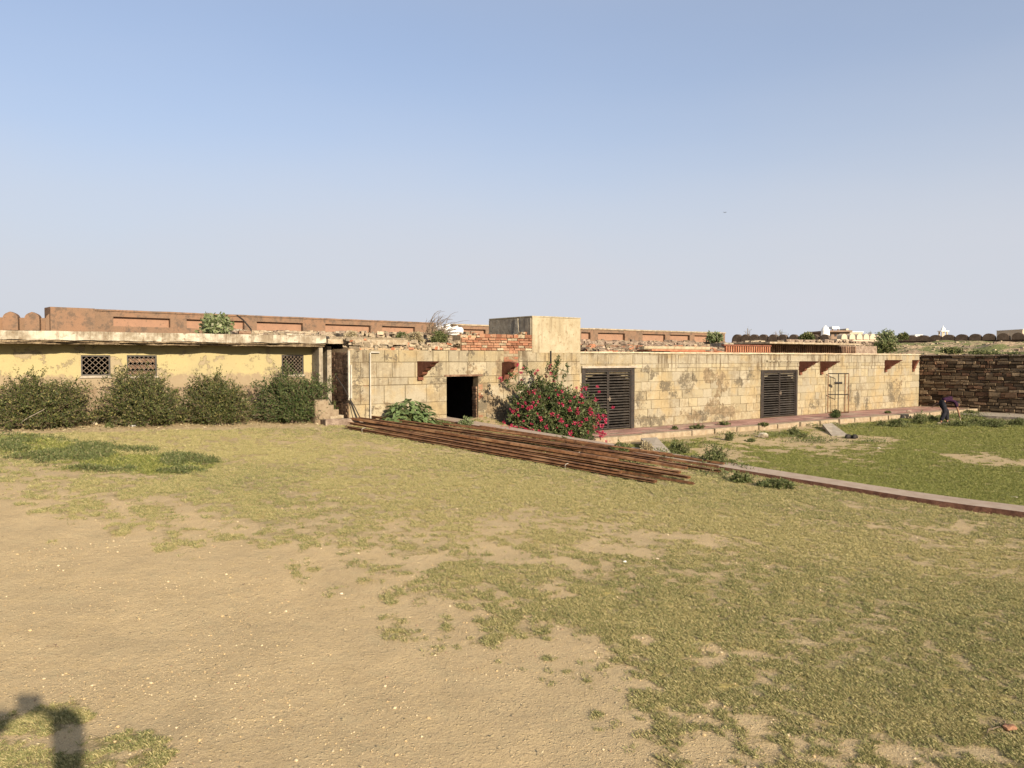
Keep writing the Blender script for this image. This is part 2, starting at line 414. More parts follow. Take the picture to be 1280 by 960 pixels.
MAT_MERL = m_simple("shaded_fort_brick", (0.06, 0.042, 0.03), (0.095, 0.07, 0.052), 1.5, bump=.4, spots=(0.04, 0.03, 0.022))

def m_brickcol(name, cols, j=0.25):
    """one tint for each separate brick or stone object"""
    m = M(name, 0.92, 0.12); P = m.pos(); r = m.orand()
    c = m.mix(m.ramp(r, 0.15, 0.6), cols[0], cols[1])
    c = m.mix(m.ramp(m.math('FRACT', m.math('MULTIPLY', r, 9.1)), 0.72, 0.78), c, cols[2])
    c = m.hsv(c, 0.5, 1.0, m.ramp(m.math('FRACT', m.math('MULTIPLY', r, 23.7)), 0, 1, 1 - j, 1 + j, False))
    n = m.noise(P, 12, 6, 0.7)
    c = m.mix(m.ramp(n, 0.5, 0.72, 0, .75), c, tuple(x * 0.4 for x in cols[0]))
    m.bump(n, 0.8, 0.03)
    return m.base(c)
MAT_BRICKO = m_brickcol("loose_orange_brick", ((0.22, 0.095, 0.055), (0.26, 0.14, 0.085), (0.30, 0.24, 0.16)))
MAT_RSTONE = m_brickcol("dark_rubble_stone", ((0.085, 0.06, 0.036), (0.18, 0.13, 0.08), (0.13, 0.075, 0.045)), 0.55)
MAT_PAVER = m_brickcol("pink_sandstone_slab", ((0.27, 0.15, 0.12), (0.31, 0.185, 0.15), (0.30, 0.215, 0.165)), 0.16)

def m_yellow():
    m = M("yellow_lime_plaster", 0.92, 0.1); P = m.pos()
    n1 = m.noise(P, 1.3, 6, 0.6); n2 = m.noise(P, 7, 6, 0.7)
    c = m.mix(m.ramp(n1, 0.35, 0.65), (0.33, 0.275, 0.14), (0.30, 0.25, 0.135))
    cr = m.voro(m.vmath('ADD', P, m.scalev(m.noise(P, 3, 3, 0.6, color=True), (0.5, 0.5, 0.5))), 1.6, 'DISTANCE_TO_EDGE')
    c = m.mix(m.ramp(cr, 0.012, 0.0, 0, 0.5), c, (0.3, 0.22, 0.12))
    a = m.ramp(m.noise(P, 2.6, 7, 0.72), 0.56, 0.6)
    c = m.mix(a, c, m.mix(n2, (0.24, 0.19, 0.115), (0.28, 0.23, 0.15)))
    sep = m.n("ShaderNodeSeparateXYZ"); m.put(sep.inputs[0], P)
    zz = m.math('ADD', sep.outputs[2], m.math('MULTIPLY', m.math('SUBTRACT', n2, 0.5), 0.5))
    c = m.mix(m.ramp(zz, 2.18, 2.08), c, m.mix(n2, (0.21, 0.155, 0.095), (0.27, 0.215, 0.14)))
    c = m.mix(m.ramp(m.noise(P, 20, 3, 0.6), 0.64, 0.7, 0, .6), c, (0.25, 0.18, 0.09))
    m.bump(m.math('SUBTRACT', m.math('MULTIPLY', n2, .5), a), 0.6, 0.03)
    return m.base(c)
MAT_YELLOW = m_yellow()

def m_parapet():
    m = M("terracotta_wash_plaster", 0.92, 0.1); P = m.pos()
    n1 = m.noise(P, 0.9, 6, 0.65); n2 = m.noise(P, 5, 7, 0.75)
    c = m.mix(m.ramp(n1, 0.35, 0.65), (0.195, 0.115, 0.072), (0.16, 0.105, 0.07))
    c = m.mix(m.ramp(n2, 0.47, 0.62, 0, 0.75), c, (0.085, 0.065, 0.05))
    c = m.mix(m.ramp(n2, 0.36, 0.28, 0, 0.5), c, (0.29, 0.19, 0.13))
    m.bump(n2, 0.5, 0.04)
    return m.base(c)
MAT_PARA = m_parapet()
def m_panel():
    m = M("orange_wash_panel", 0.92, 0.1); P = m.pos()
    n2 = m.noise(P, 4, 7, 0.75)
    c = m.mix(m.ramp(n2, 0.3, 0.7), (0.27, 0.155, 0.10), (0.22, 0.13, 0.088))
    c = m.mix(m.ramp(m.noise(P, 9, 5, .7), 0.56, 0.68, 0, 0.7), c, (0.13, 0.09, 0.06))
    return m.base(c)
MAT_PANEL = m_panel()

def m_rust():
    m = M("rusty_steel", 0.75, 0.25); P = m.pos(); r = m.orand()
    n = m.noise(m.scalev(P, (1, 1, 1)), 7, 6, 0.7)
    c = m.mix(m.ramp(n, 0.35, 0.65), (0.07, 0.032, 0.015), (0.19, 0.088, 0.038))
    c = m.mix(m.ramp(m.noise(P, 2.0, 4, 0.6), 0.52, 0.66, 0, .7), c, (0.27, 0.15, 0.075))
    c = m.hsv(c, 0.5, 1.0, m.ramp(r, 0, 1, 0.65, 1.25, False))
    m.bump(n, 0.25, 0.01)
    return m.base(c)
MAT_RUST = m_rust()

def m_leaf(name, cols, back=0.35, rough=0.6, trans=0.25):
    m = M(name, rough, 0.25); r = m.island()
    c = m.mix(m.ramp(r, 0.1, 0.7, smooth=False), cols[0], cols[1])
    c = m.mix(m.ramp(m.math('FRACT', m.math('MULTIPLY', r, 17.0)), 0.8, 0.9), c, cols[2])
    m.base(c)
    tr = m.n("ShaderNodeBsdfTranslucent"); m.put(tr.inputs[0], c)
    mx = m.n("ShaderNodeMixShader"); mx.inputs[0].default_value = trans
    out = m.nt.nodes["Material Output"]
    m.nt.links.new(m.b.outputs[0], mx.inputs[1]); m.nt.links.new(tr.outputs[0], mx.inputs[2]); m.nt.links.new(mx.outputs[0], out.inputs[0])
    return m.mat
LEAF_BUSH = m_leaf("thorny_bush_leaf", ((0.024, 0.034, 0.01), (0.072, 0.083, 0.022), (0.18, 0.16, 0.055)), trans=.15)
LEAF_BUSH2 = m_leaf("dense_bush_leaf", ((0.022, 0.04, 0.011), (0.055, 0.077, 0.02), (0.12, 0.135, 0.045)), trans=.15)
LEAF_BOUG = m_leaf("bougainvillea_leaf", ((0.028, 0.045, 0.014), (0.065, 0.085, 0.025), (0.13, 0.135, 0.05)), trans=.15)
LEAF_PINK = m_leaf("magenta_bract", ((0.33, 0.01, 0.05), (0.42, 0.025, 0.08), (0.46, 0.08, 0.13)), trans=.35)
LEAF_BROAD = m_leaf("broad_leaf", ((0.05, 0.095, 0.025), (0.085, 0.14, 0.04), (0.13, 0.18, 0.07)), rough=.45)
LEAF_PALE = m_leaf("pale_milkweed_leaf", ((0.10, 0.13, 0.05), (0.19, 0.22, 0.10), (0.32, 0.32, 0.2)))
LEAF_WEED = m_leaf("weed_leaf", ((0.06, 0.078, 0.024), (0.11, 0.125, 0.042), (0.2, 0.18, 0.085)), trans=.15)
LEAF_DRYW = m_leaf("dry_weed_leaf", ((0.28, 0.23, 0.13), (0.36, 0.3, 0.18), (0.2, 0.15, 0.09)))
GRASS_G = m_leaf("green_blades", ((0.085, 0.10, 0.032), (0.21, 0.21, 0.08), (0.36, 0.31, 0.15)))
GRASS_D = m_leaf("straw_blades", ((0.42, 0.35, 0.17), (0.34, 0.295, 0.13), (0.21, 0.205, 0.08)))
GRASS_L = m_leaf("lush_blades", ((0.08, 0.10, 0.022), (0.175, 0.19, 0.046), (0.29, 0.27, 0.09)))
# ------------------------------------------------------------------ numpy noise
_perm = np.random.default_rng(11).random((256, 256))
def vnoise(x, y):
    xi = np.floor(x).astype(int); yi = np.floor(y).astype(int)
    fx = x - xi; fy = y - yi
    fx = fx * fx * (3 - 2 * fx); fy = fy * fy * (3 - 2 * fy)
    g = lambda a, b: _perm[(a) & 255, (b) & 255]
    return (g(xi, yi) * (1 - fx) + g(xi + 1, yi) * fx) * (1 - fy) + (g(xi, yi + 1) * (1 - fx) + g(xi + 1, yi + 1) * fx) * fy
def fbm(x, y, s, o=4):
    x = np.asarray(x) * s; y = np.asarray(y) * s; a = 0; w = 1; t = 0
    for i in range(o):
        a = a + w * vnoise(x * 2 ** i + 17.3 * i, y * 2 ** i + 9.1 * i); t += w; w *= 0.55
    return a / t

# ------------------------------------------------------------------ where earth shows and where grass grows (plan positions, in metres)
_edge = [gp(*p) for p in [(0, 606), (60, 622), (130, 646), (220, 662), (300, 668), (380, 690), (450, 712), (500, 740), (575, 772), (630, 812), (690, 865), (780, 925), (880, 975)]]
_poly = np.array([(p.x, p.y) for p in _edge] + [(2.6, 3.4), (2.2, -3.0), (-16, -3.0), (-16, _edge[0].y)])
def poly_sd(x, y, P):
    x = np.asarray(x); y = np.asarray(y)
    d = np.full(x.shape, 1e9); inside = np.zeros(x.shape, bool)
    for i in range(len(P)):
        a = P[i]; b = P[(i + 1) % len(P)]; e = b - a
        t = np.clip(((x - a[0]) * e[0] + (y - a[1]) * e[1]) / (e @ e), 0, 1)
        d = np.minimum(d, np.hypot(x - a[0] - t * e[0], y - a[1] - t * e[1]))
        c = ((a[1] > y) != (b[1] > y)) & (x < (b[0] - a[0]) * (y - a[1]) / (b[1] - a[1] + 1e-12) + a[0])
        inside ^= c
    return np.where(inside, -d, d)
def blob(px, py, rx, ry):
    p = gp(px, py); q = gp(px, py - ry); r = gp(px, py + ry)
    return (p.x, p.y, rx * p.y / FPX, max(0.08, (q.y - r.y) / 2))
_bare = [blob(905, 815, 85, 18), blob(1005, 893, 70, 24), blob(1245, 574, 75, 9), blob(750, 688, 60, 8), blob(700, 745, 50, 12), blob(800, 800, 35, 12), blob(730, 815, 30, 10),
         blob(1225, 908, 40, 10), blob(950, 840, 40, 12), blob(1100, 905, 40, 8), blob(560, 700, 60, 9), blob(680, 700, 60, 8), blob(860, 672, 50, 6), blob(960, 556, 120, 12), blob(890, 562, 70, 12), blob(1020, 550, 70, 7), blob(1150, 520, 30, 5), blob(1060, 548, 60, 5), blob(1180, 660, 60, 6)]
_green = [blob(50, 900, 60, 30), blob(150, 930, 60, 12), blob(110, 950, 50, 14), blob(20, 945, 60, 20), blob(80, 640, 30, 4), blob(195, 945, 30, 12)]
_lush = [blob(75, 563, 105, 12), blob(160, 578, 95, 12), blob(215, 582, 55, 10), blob(30, 552, 60, 6), blob(1150, 600, 200, 16), blob(1000, 585, 60, 8)]
_dry = [blob(620, 618, 260, 30), blob(640, 660, 200, 24), blob(330, 560, 260, 22), blob(900, 660, 200, 30), blob(1150, 690, 200, 30)]
def blobsum(x, y, lst, warp):
    a = np.zeros(np.shape(x))
    for (cx, cy, rx, ry) in lst:
        r = np.hypot((x - cx) / rx, (y - cy) / ry) + warp
        a = np.maximum(a, 1 - sstep(0.45, 1.25, r))
    return a
def lawn_fields(x, y):
    n1 = fbm(x, y, 0.7, 4) - 0.5; n2 = fbm(x + 31, y + 7, 2.3, 4) - 0.5; n3 = fbm(x - 11, y + 50, 7.0, 3) - 0.5
    sd = poly_sd(x, y, _poly)
    q = path_q(x, y)
    g = sstep(-1.0, 2.2, sd + n1 * 1.8 + n2 * 1.8)
    g = np.clip(g + (1 - g) * sstep(.02, .3, g) * (n3 * 2.6 + n2 * 1.2), 0, 1)
    n4 = fbm(x + 5, y - 9, 0.33, 3) - 0.5
    cover = g * np.clip(0.56 + n1 * 0.7 + n2 * 0.9 + n3 * .5 + n4 * .5, 0.12, .95)
    cover = cover * (1 - 0.8 * blobsum(x, y, _bare, n1 * 1.6 + n2 * 2.2 + n3 * 1.4))
    cover = cover + sstep(0.2, 0.8, q) * 0.28 * (1 - blobsum(x, y, _bare, n1 * 1.6 + n2 * 2.2))
    gr = blobsum(x, y, _green, n2 * 2.0 + n3 * 1.6)
    cover = np.maximum(cover, gr * 0.6)
    lush = blobsum(x, y, _lush, n1 * 0.6 + n2 * 1.3)
    right = sstep(0.1, 0.5, q)
    cover = np.maximum(cover, .55 * lush * (1 - right))
    # bare strip at the foot of the yellow wing and of the long platform
    vl = -((x - L.o.x) * L.v.x + (y - L.o.y) * L.v.y)
    tl = (x - L.o.x) * L.u.x + (y - L.o.y) * L.u.y
    strip = (1 - sstep(1.55, 1.95, vl + n2 * 0.7)) * (1 - sstep(0.2, 0.9, tl))
    cover = cover * (1 - 0.95 * strip)
    vw = -((x - W.o.x) * W.v.x + (y - W.o.y) * W.v.y)
    cover = cover * (1 - 0.8 * (1 - sstep(2.2, 3.3, vw + n1 * 1.6)) * right)
    lushv = np.clip(lush * (1 - right) + right * (0.8 + 0.3 * lush + n1 * .8), 0, 1)
    dry = np.clip(blobsum(x, y, _dry, n1 * .8 + n2 * .6) * (1 - right) * .8 + 0.42 + n2 * 1.2 + n1 * .5, 0, 1) * (1 - 0.8 * lushv)
    return cover, lushv, dry

def _axis(lo, hi, st, far0, far1):
    a = list(np.arange(lo, hi + 1e-6, st)); s = st
    x = hi
    while x < far1: s *= 1.35; x += s; a.append(x)
    s = st; x = lo
    pre = []
    while x > far0: s *= 1.35; x -= s; pre.append(x)
    return np.array(pre[::-1] + a)
_xs = _axis(-14, 22, 0.1, -900, 900); _ys = _axis(2.5, 30, 0.085, -60, 1500)
_X, _Y = np.meshgrid(_xs, _ys)
_C, _Lu, _D = lawn_fields(_X, _Y)
_Z = ground_h(_X, _Y) + (fbm(_X, _Y, 1.6, 3) - 0.5) * 0.035 * sstep(60, 30, np.abs(_Y))
_Z = _Z + (fbm(_X, _Y, 0.02, 3) - 0.5) * 3 * sstep(80, 400, np.hypot(_X, _Y)) - 2.0 * sstep(60, 300, np.hypot(_X, _Y))
def _foot(fr, t0, t1, v0):
    v = (_X - fr.o.x) * fr.v.x + (_Y - fr.o.y) * fr.v.y; t = (_X - fr.o.x) * fr.u.x + (_Y - fr.o.y) * fr.u.y
    return (v > v0) & (v < 7) & (t > t0) & (t < t1)
_Z = np.where(_foot(W, W.t(724) + .2, W.t(1149) - .2, .16) | _foot(C, C_L + .15, C_R - .1, .14) | _foot(L, -14, -.2, .2), -1.4, _Z)
nx, ny = len(_xs), len(_ys)
_V = np.stack([_X, _Y, _Z], -1).reshape(-1, 3)
_i = (np.arange(ny - 1)[:, None] * nx + np.arange(nx - 1)[None, :]).ravel()
_F = np.stack([_i, _i + 1, _i + nx + 1, _i + nx], 1)

def m_ground():
    m = M("courtyard_ground", 0.95, 0.08); P = m.pos()
    cov = m.attr("cover"); lush = m.attr("lush"); dry = m.attr("dry")
    nb = m.noise(P, 0.6, 5, 0.6); nm = m.noise(P, 5, 6, 0.65); nf = m.noise(P, 34, 5, 0.7); nff = m.noise(P, 120, 3, 0.6)
    dirt = m.mix(m.ramp(nb, 0.35, 0.65), (0.395, 0.295, 0.165), (0.37, 0.28, 0.16))
    dirt = m.mix(m.ramp(nm, 0.5, 0.7, 0, .6), dirt, (0.41, 0.305, 0.16))
    dirt = m.mix(m.ramp(nm, 0.48, 0.36, 0, .5), dirt, (0.335, 0.268, 0.155))
    dirt = m.mix(m.ramp(m.noise(P, 210, 2, 0.6), 0.50, 0.36, 0, .55), dirt, (0.50, 0.40, 0.24))
    dirt = m.mix(m.ramp(nff, 0.50, 0.66, 0, .65), dirt, (0.23, 0.165, 0.09))
    vs = m.voro(m.vmath('ADD', P, m.scalev(m.noise(P, 20, 2, .5, color=True), (.05, .05, .05))), 26, 'F1')
    dirt = m.mix(m.ramp(vs, 0.26, 0.15, 0, 0.5), dirt, (0.47, 0.37, 0.21))
    v2 = m.voro(P, 9, 'F1')
    dirt = m.mix(m.ramp(v2, 0.10, 0.05, 0, .7), dirt, (0.30, 0.21, 0.13))
    g0 = m.mix(m.ramp(nf, 0.35, 0.65), (0.265, 0.235, 0.095), (0.185, 0.175, 0.066))
    gd = m.mix(m.ramp(nf, 0.35, 0.65), (0.42, 0.345, 0.165), (0.345, 0.29, 0.13))
    gl = m.mix(m.ramp(nf, 0.35, 0.65), (0.145, 0.15, 0.042), (0.205, 0.195, 0.062))
    g = m.mix(m.ramp(dry, 0.2, .8), g0, gd); g = m.mix(m.ramp(lush, 0.15, 0.9), g, gl)
    g = m.mix(m.ramp(nff, 0.5, 0.66, 0, .6), g, (0.36, 0.275, 0.14))
    g = m.mix(m.ramp(m.noise(P, 1.7, 6, .7), 0.5, 0.62, 0, .45), g, (0.36, 0.29, 0.14))
    s = m.math('ADD', cov, m.math('ADD', m.math('MULTIPLY', m.math('SUBTRACT', nm, 0.5), 1.1), m.math('MULTIPLY', m.math('SUBTRACT', nf, 0.5), 1.5)))
    mask = m.math('MULTIPLY', m.ramp(s, 0.22, 0.85, 0, 0.95), m.ramp(cov, 0.03, 0.3))
    g = m.hsv(g, 0.5, m.ramp(nm, .35, .65, .85, 1.15), m.ramp(m.noise(P, 13, 6, 0.75), 0.36, 0.64, 0.6, 1.35))
    dirt = m.hsv(dirt, 0.5, 1.0, m.ramp(m.noise(P, 2.2, 7, 0.7), 0.35, 0.65, 0.94, 1.07))
    c = m.mix(mask, dirt, g)
    h = m.math('ADD', m.math('MULTIPLY', nf, m.math('ADD', 0.5, mask)), m.math('ADD', m.math('MULTIPLY', nff, 0.4), m.math('MULTIPLY', m.ramp(vs, 0.3, 0.1), 0.35)))
    h = m.math('ADD', h, m.math('MULTIPLY', m.noise(P, 9, 5, .6), .8))
    m.bump(h, 1.0, 0.022)
    return m.base(c)
MAT_GROUND = m_ground()
g_o = link("lawn_ground", fmesh("lawn_ground", _V, _F, MAT_GROUND, smooth=True, attrs={"cover": _C.ravel(), "lush": _Lu.ravel(), "dry": _D.ravel()}))
tag(g_o, "dusty courtyard earth with patchy dry and green grass", kind='structure')
del g_o['label']

# ------------------------------------------------------------------ instanced scatter (grass, pebbles): points -> small prototype meshes
def scatter(name, pts, scl, idx, protos, label, cat):
    me = bpy.data.meshes.new(name)
    me.vertices.add(len(pts)); me.vertices.foreach_set("co", np.asarray(pts, dtype=np.float32).ravel())
    a = me.attributes.new("sc", 'FLOAT', 'POINT'); a.data.foreach_set("value", np.asarray(scl, dtype=np.float32))
    a = me.attributes.new("ix", 'INT', 'POINT'); a.data.foreach_set("value", np.asarray(idx, dtype=np.int32))
    a = me.attributes.new("rz", 'FLOAT_VECTOR', 'POINT')
    rot = np.zeros((len(pts), 3), dtype=np.float32); rot[:, 2] = rng.random(len(pts)) * 2 * PI
    rot[:, 0] = rng.normal(0, .12, len(pts)); rot[:, 1] = rng.normal(0, .12, len(pts))
    a.data.foreach_set("vector", rot.ravel())
    o = tag(link(name, me), label, cat, kind='stuff')
    pc = bpy.data.collections.new(name + "_kinds")
    for i, pm in enumerate(protos):
        po = bpy.data.objects.new("%s_kind_%02d" % (name, i), pm); pc.objects.link(po)
    ng = bpy.data.node_groups.new(name + "_scatter", 'GeometryNodeTree')
    ng.interface.new_socket("Geometry", in_out='INPUT', socket_type='NodeSocketGeometry')
    ng.interface.new_socket("Geometry", in_out='OUTPUT', socket_type='NodeSocketGeometry')
    N = ng.nodes; K = ng.links
    gi = N.new("NodeGroupInput"); go = N.new("NodeGroupOutput")
    ci = N.new("GeometryNodeCollectionInfo"); ci.inputs[0].default_value = pc
    ci.inputs["Separate Children"].default_value = True; ci.inputs["Reset Children"].default_value = True
    ip = N.new("GeometryNodeInstanceOnPoints"); ip.inputs["Pick Instance"].default_value = True
    def att(nm, dt):
        n = N.new("GeometryNodeInputNamedAttribute"); n.data_type = dt; n.inputs["Name"].default_value = nm
        return [s for s in n.outputs if s.enabled and s.name == "Attribute"][0]
    K.new(gi.outputs[0], ip.inputs["Points"]); K.new(ci.outputs[0], ip.inputs["Instance"])
    K.new(att("ix", 'INT'), ip.inputs["Instance Index"])
    K.new(att("rz", 'FLOAT_VECTOR'), ip.inputs["Rotation"])
    K.new(att("sc", 'FLOAT'), ip.inputs["Scale"])
    K.new(ip.outputs[0], go.inputs[0])
    md = o.modifiers.new("scatter", 'NODES'); md.node_group = ng
    return o

def tuft(mat, n, h, spread, w, lean=0.6):
    vs = []; fs = []
    for i in range(n):
        a = rng.random() * 2 * PI; r = spread * math.sqrt(rng.random()); b = rng.random() * 2 * PI
        x, y = r * math.cos(a), r * math.sin(a); hh = h * (0.5 + 0.7 * rng.random()); le = hh * lean * (0.3 + rng.random())
        dx, dy = math.cos(b), math.sin(b); k = len(vs)
        vs += [(x - dy * w, y + dx * w, -.004), (x + dy * w, y - dx * w, -.004), (x + dx * le * .4 + dy * w * .7, y + dy * le * .4 - dx * w * .7, hh * .6), (x + dx * le, y + dy * le, hh)]
        fs += [(k, k + 1, k + 2), (k, k + 2, k + 3)]
    return fmesh("tuft", vs, fs, mat)
def in_platform(x, y):
    vw = -((x - W.o.x) * W.v.x + (y - W.o.y) * W.v.y); tw = (x - W.o.x) * W.u.x + (y - W.o.y) * W.u.y
    return (vw < 2.45) & (tw > -3)
def in_buildings(x, y):
    vc = -((x - C.o.x) * C.v.x + (y - C.o.y) * C.v.y); tc = (x - C.o.x) * C.u.x + (y - C.o.y) * C.u.y
    return (vc < 0.03) & ((tc > C_L) | (vc < -1.28))

N_TRY = 1250000
ys = 3.6 * (34 / 3.6) ** rng.random(N_TRY)                    # denser near by
xs = (rng.random(N_TRY) * 2 - 1) * (ys * 0.70 + 2.6)
cv, lu, dr = lawn_fields(xs, ys)
nf = fbm(xs, ys, 14, 3)
keep = (rng.random(N_TRY) < 0.75 * sstep(0.15, 1.05, cv + (nf - .5) * 2.4 + (fbm(xs + 3, ys, 5, 3) - .5) * 1.2) * sstep(.02, .2, cv)) & ~in_platform(xs, ys) & ~in_buildings(xs, ys) & (np.abs(path_q(xs, ys) + 0.02) > 0.24)
xs, ys, lu, dr = xs[keep], ys[keep], lu[keep], dr[keep]
N_G = min(len(xs), 400000)
xs, ys, lu, dr = xs[:N_G], ys[:N_G], lu[:N_G], dr[:N_G]
kd = np.where(rng.random(N_G) < sstep(0.1, 0.8, lu), 2, np.where(rng.random(N_G) < 0.12 + 0.85 * dr, 1, 0))
ix = kd * 3 + rng.integers(0, 3, N_G)
sc = (0.62 + 0.028 * ys) * (0.7 + 0.6 * rng.random(N_G))
lushleft = blobsum(xs, ys, _lush[:4], fbm(xs, ys, 2.3, 3) - .5)
sc = sc * (1 + .8 * lushleft * (rng.random(N_G) < .5))
protos = [tuft(mt, 10, 0.024, 0.035, 0.0018, 1.2) for mt in (GRASS_G, GRASS_D, GRASS_L) for _ in range(3)]
scatter("lawn_grass", np.stack([xs, ys, ground_h(xs, ys) + (fbm(xs, ys, 1.6, 3) - 0.5) * 0.035], 1), sc, ix, protos, "short patchy lawn grass, part green and part straw coloured", "grass")

def pebble(mat, r, n=1):
    bm = bmesh.new(); bmesh.ops.create_icosphere(bm, subdivisions=1, radius=r)
    for v in bm.verts: v.co = Vector((v.co.x * (1 + random.uniform(-.3, .3)), v.co.y * (1 + random.uniform(-.3, .3)), v.co.z * 0.6))
    me = bpy.data.meshes.new("pebble"); bm.to_mesh(me); bm.free(); me.materials.append(mat); return me
N_P = 270000
ys = 3.4 * (22 / 3.4) ** rng.random(N_P); xs = (rng.random(N_P) * 2 - 1) * (ys * 0.70 + 2.6)
cv, lu, dr = lawn_fields(xs, ys)
keep = (rng.random(N_P) < (1 - sstep(0.2, .8, cv)) * sstep(.35, .7, fbm(xs, ys, 1.3, 4)) * 0.9 + 0.04) & ~in_platform(xs, ys) & ~in_buildings(xs, ys)
xs, ys = xs[keep][:105000], ys[keep][:105000]
PEB = []
for nm, cc in (("pale", (0.50, 0.40, 0.25)), ("ochre", (0.44, 0.32, 0.17)), ("brown", (0.27, 0.19, 0.12))):
    mm = M("pebble_" + nm, .9, .1); mm.base(cc); PEB += [pebble(mm.mat, 0.0055), pebble(mm.mat, 0.008)]
scatter("gravel", np.stack([xs, ys, ground_h(xs, ys) + (fbm(xs, ys, 1.6, 3) - 0.5) * 0.035 + .002], 1), np.minimum(0.26 + rng.pareto(3.0, len(xs)) * 0.3, 2.0), rng.choice(6, len(xs), p=[.3, .14, .24, .1, .16, .06]), PEB, "small pale and ochre stones strewn over the bare earth", "gravel")
# ------------------------------------------------------------------ masonry
def cut(t0, t1, z0, z1, ops):
    """split an interval by openings that overlap the row"""
    segs = [(t0, t1)]
    for (a, b, c, d) in ops:
        if d <= z0 + 1e-4 or c >= z1 - 1e-4: continue
        ns = []
        for (p, q) in segs:
            if b <= p or a >= q: ns.append((p, q)); continue
            if a > p: ns.append((p, a))
            if b < q: ns.append((b, q))
        segs = ns
    return [s for s in segs if s[1] - s[0] > 0.03]
def rows_of(z0, z1, h, phase, ops, jit=0.0):
    zs = {round(z0, 4), round(z1, 4)}
    k = phase
    while k > z0: k -= h
    while k < z1:
        if z0 + 0.05 < k < z1 - 0.05: zs.add(round(k + random.uniform(-jit, jit), 4))
        k += h
    zs = sorted(zs)
    for (a, b, c, d) in ops:
        for e in (c, d):
            if z0 + .02 < e < z1 - .02:
                n = min(range(len(zs)), key=lambda i: abs(zs[i] - e))
                if abs(zs[n] - e) < h * 0.45 and 0 < n < len(zs) - 1: zs[n] = e
                else: zs.append(e); zs.sort()
    return list(zip(zs[:-1], zs[1:]))
def blocks(parent, name, mats, t0, t1, z0, z1, v, h, phase, wmean, ops, gap=0.012, thick=0.07, jit=0.004, proud=0.012, wj=0.25, zj=0.0, limit=300, skip=None, bev=0.01):
    n = 0; rest = MB()
    for ri, (za, zb) in enumerate(rows_of(z0, z1, h, phase, ops, zj)):
        for (p, q) in cut(t0, t1, za, zb, ops):
            t = p; first = True
            while t < q - 0.02:
                w = wmean * (1 + random.uniform(-wj, wj))
                if first and ri % 2: w *= 0.55
                first = False
                if t + w > q - wmean * 0.4: w = q - t
                if not (skip and skip(t + w / 2, (za + zb) / 2)):
                    pr = random.uniform(-proud, proud * .3)
                    mb = MB() if n < limit else rest
                    if n < limit:
                        mb.bbox(-w / 2 + gap / 2, w / 2 - gap / 2, pr, thick, -(zb - za) / 2 + gap / 2, (zb - za) / 2 - gap / 2, bev, 0, jit)
                        o = link(name, mb.mesh(name, mats), parent); o.location = (t + w / 2, v, (za + zb) / 2)
                    else:
                        mb.bbox(t + gap / 2, t + w - gap / 2, v + pr, v + thick, za + gap / 2, zb - gap / 2, bev, 0, jit)
                    n += 1
                t += w
    if rest.v: rest.build(name + "_run", mats, parent, kind='stuff')
    return n
def wallcore(mb, t0, t1, z0, z1, v0, v1, ops, mi=0):
    zs = sorted({z0, z1} | {e for o in ops for e in o[2:4] if z0 < e < z1})
    for za, zb in zip(zs[:-1], zs[1:]):
        for p, q in cut(t0, t1, za, zb, ops): mb.box(p, q, v0, v1, za, zb, mi)
def rubble(name, parent, mats, t0, t1, v0, v1, zf, n, s=(0.05, 0.16), mi=lambda: 0, flat=0.6, **kw):
    """loose stones in one mesh"""
    mb = MB()
    for i in range(n):
        t = random.uniform(t0, t1); v = random.uniform(v0, v1); r = random.uniform(*s)
        z = zf(t, v); b = []
        cx = [(sx, sy, sz) for sz in (-1, 1) for sy in (-1, 1) for sx in (-1, 1)]
        a = random.uniform(0, PI); ca, sa = math.cos(a), math.sin(a); e = (random.uniform(.5, 1), random.uniform(.4, .8), random.uniform(.25, flat))
        for c in cx:
            x, y, w_ = (c[k] * r * e[k] * random.uniform(.7, 1.1) for k in range(3))
            b.append((t + x * ca - y * sa, v + x * sa + y * ca, z + w_ + r * .1))
        mb.add(b, [(0, 2, 3, 1), (4, 5, 7, 6), (0, 1, 5, 4), (2, 6, 7, 3), (0, 4, 6, 2), (1, 3, 7, 5)], mi())
    return tag(link(name, mb.mesh(name, mats), parent), kind='stuff', **kw)
def rough_slab(mb, t0, t1, v0, v1, z0, z1, n, jf, jz, mi=0, sag=0.0, nz=0.0):
    """slab with a broken front edge"""
    b = len(mb.v); rows = []
    tt = [t0 + (t1 - t0) * i / n for i in range(n + 1)]
    for i, t in enumerate(tt):
        j = (fbm(t * 1.0 + v0 * 7, z0 * 13, 1.7, 5) - .5) * 2 * jf; k = (fbm(t + 40, z0 * 9, 3.1, 4) - .5) * 2 * jz
        k2 = (fbm(t + 90, z0 * 5, 2.1, 4) - .5) * 2 * jz * .6
        for (v, z) in ((v0 + j, z0 + k), (v0 + j + random.uniform(-.01, .01), z1 + k2), (v1, z1), (v1, z0)):
            mb.v.append((t, v, z))
    for i in range(n):
        for a in range(4):
            c = (a + 1) % 4
            mb.f.append((b + 4 * i + a, b + 4 * i + 4 + a, b + 4 * i + 4 + c, b + 4 * i + c)); mb.m.append(mi)
    mb.f.append((b, b + 1, b + 2, b + 3)); mb.m.append(mi)
    e = b + 4 * n
    mb.f.append((e + 3, e + 2, e + 1, e)); mb.m.append(mi)

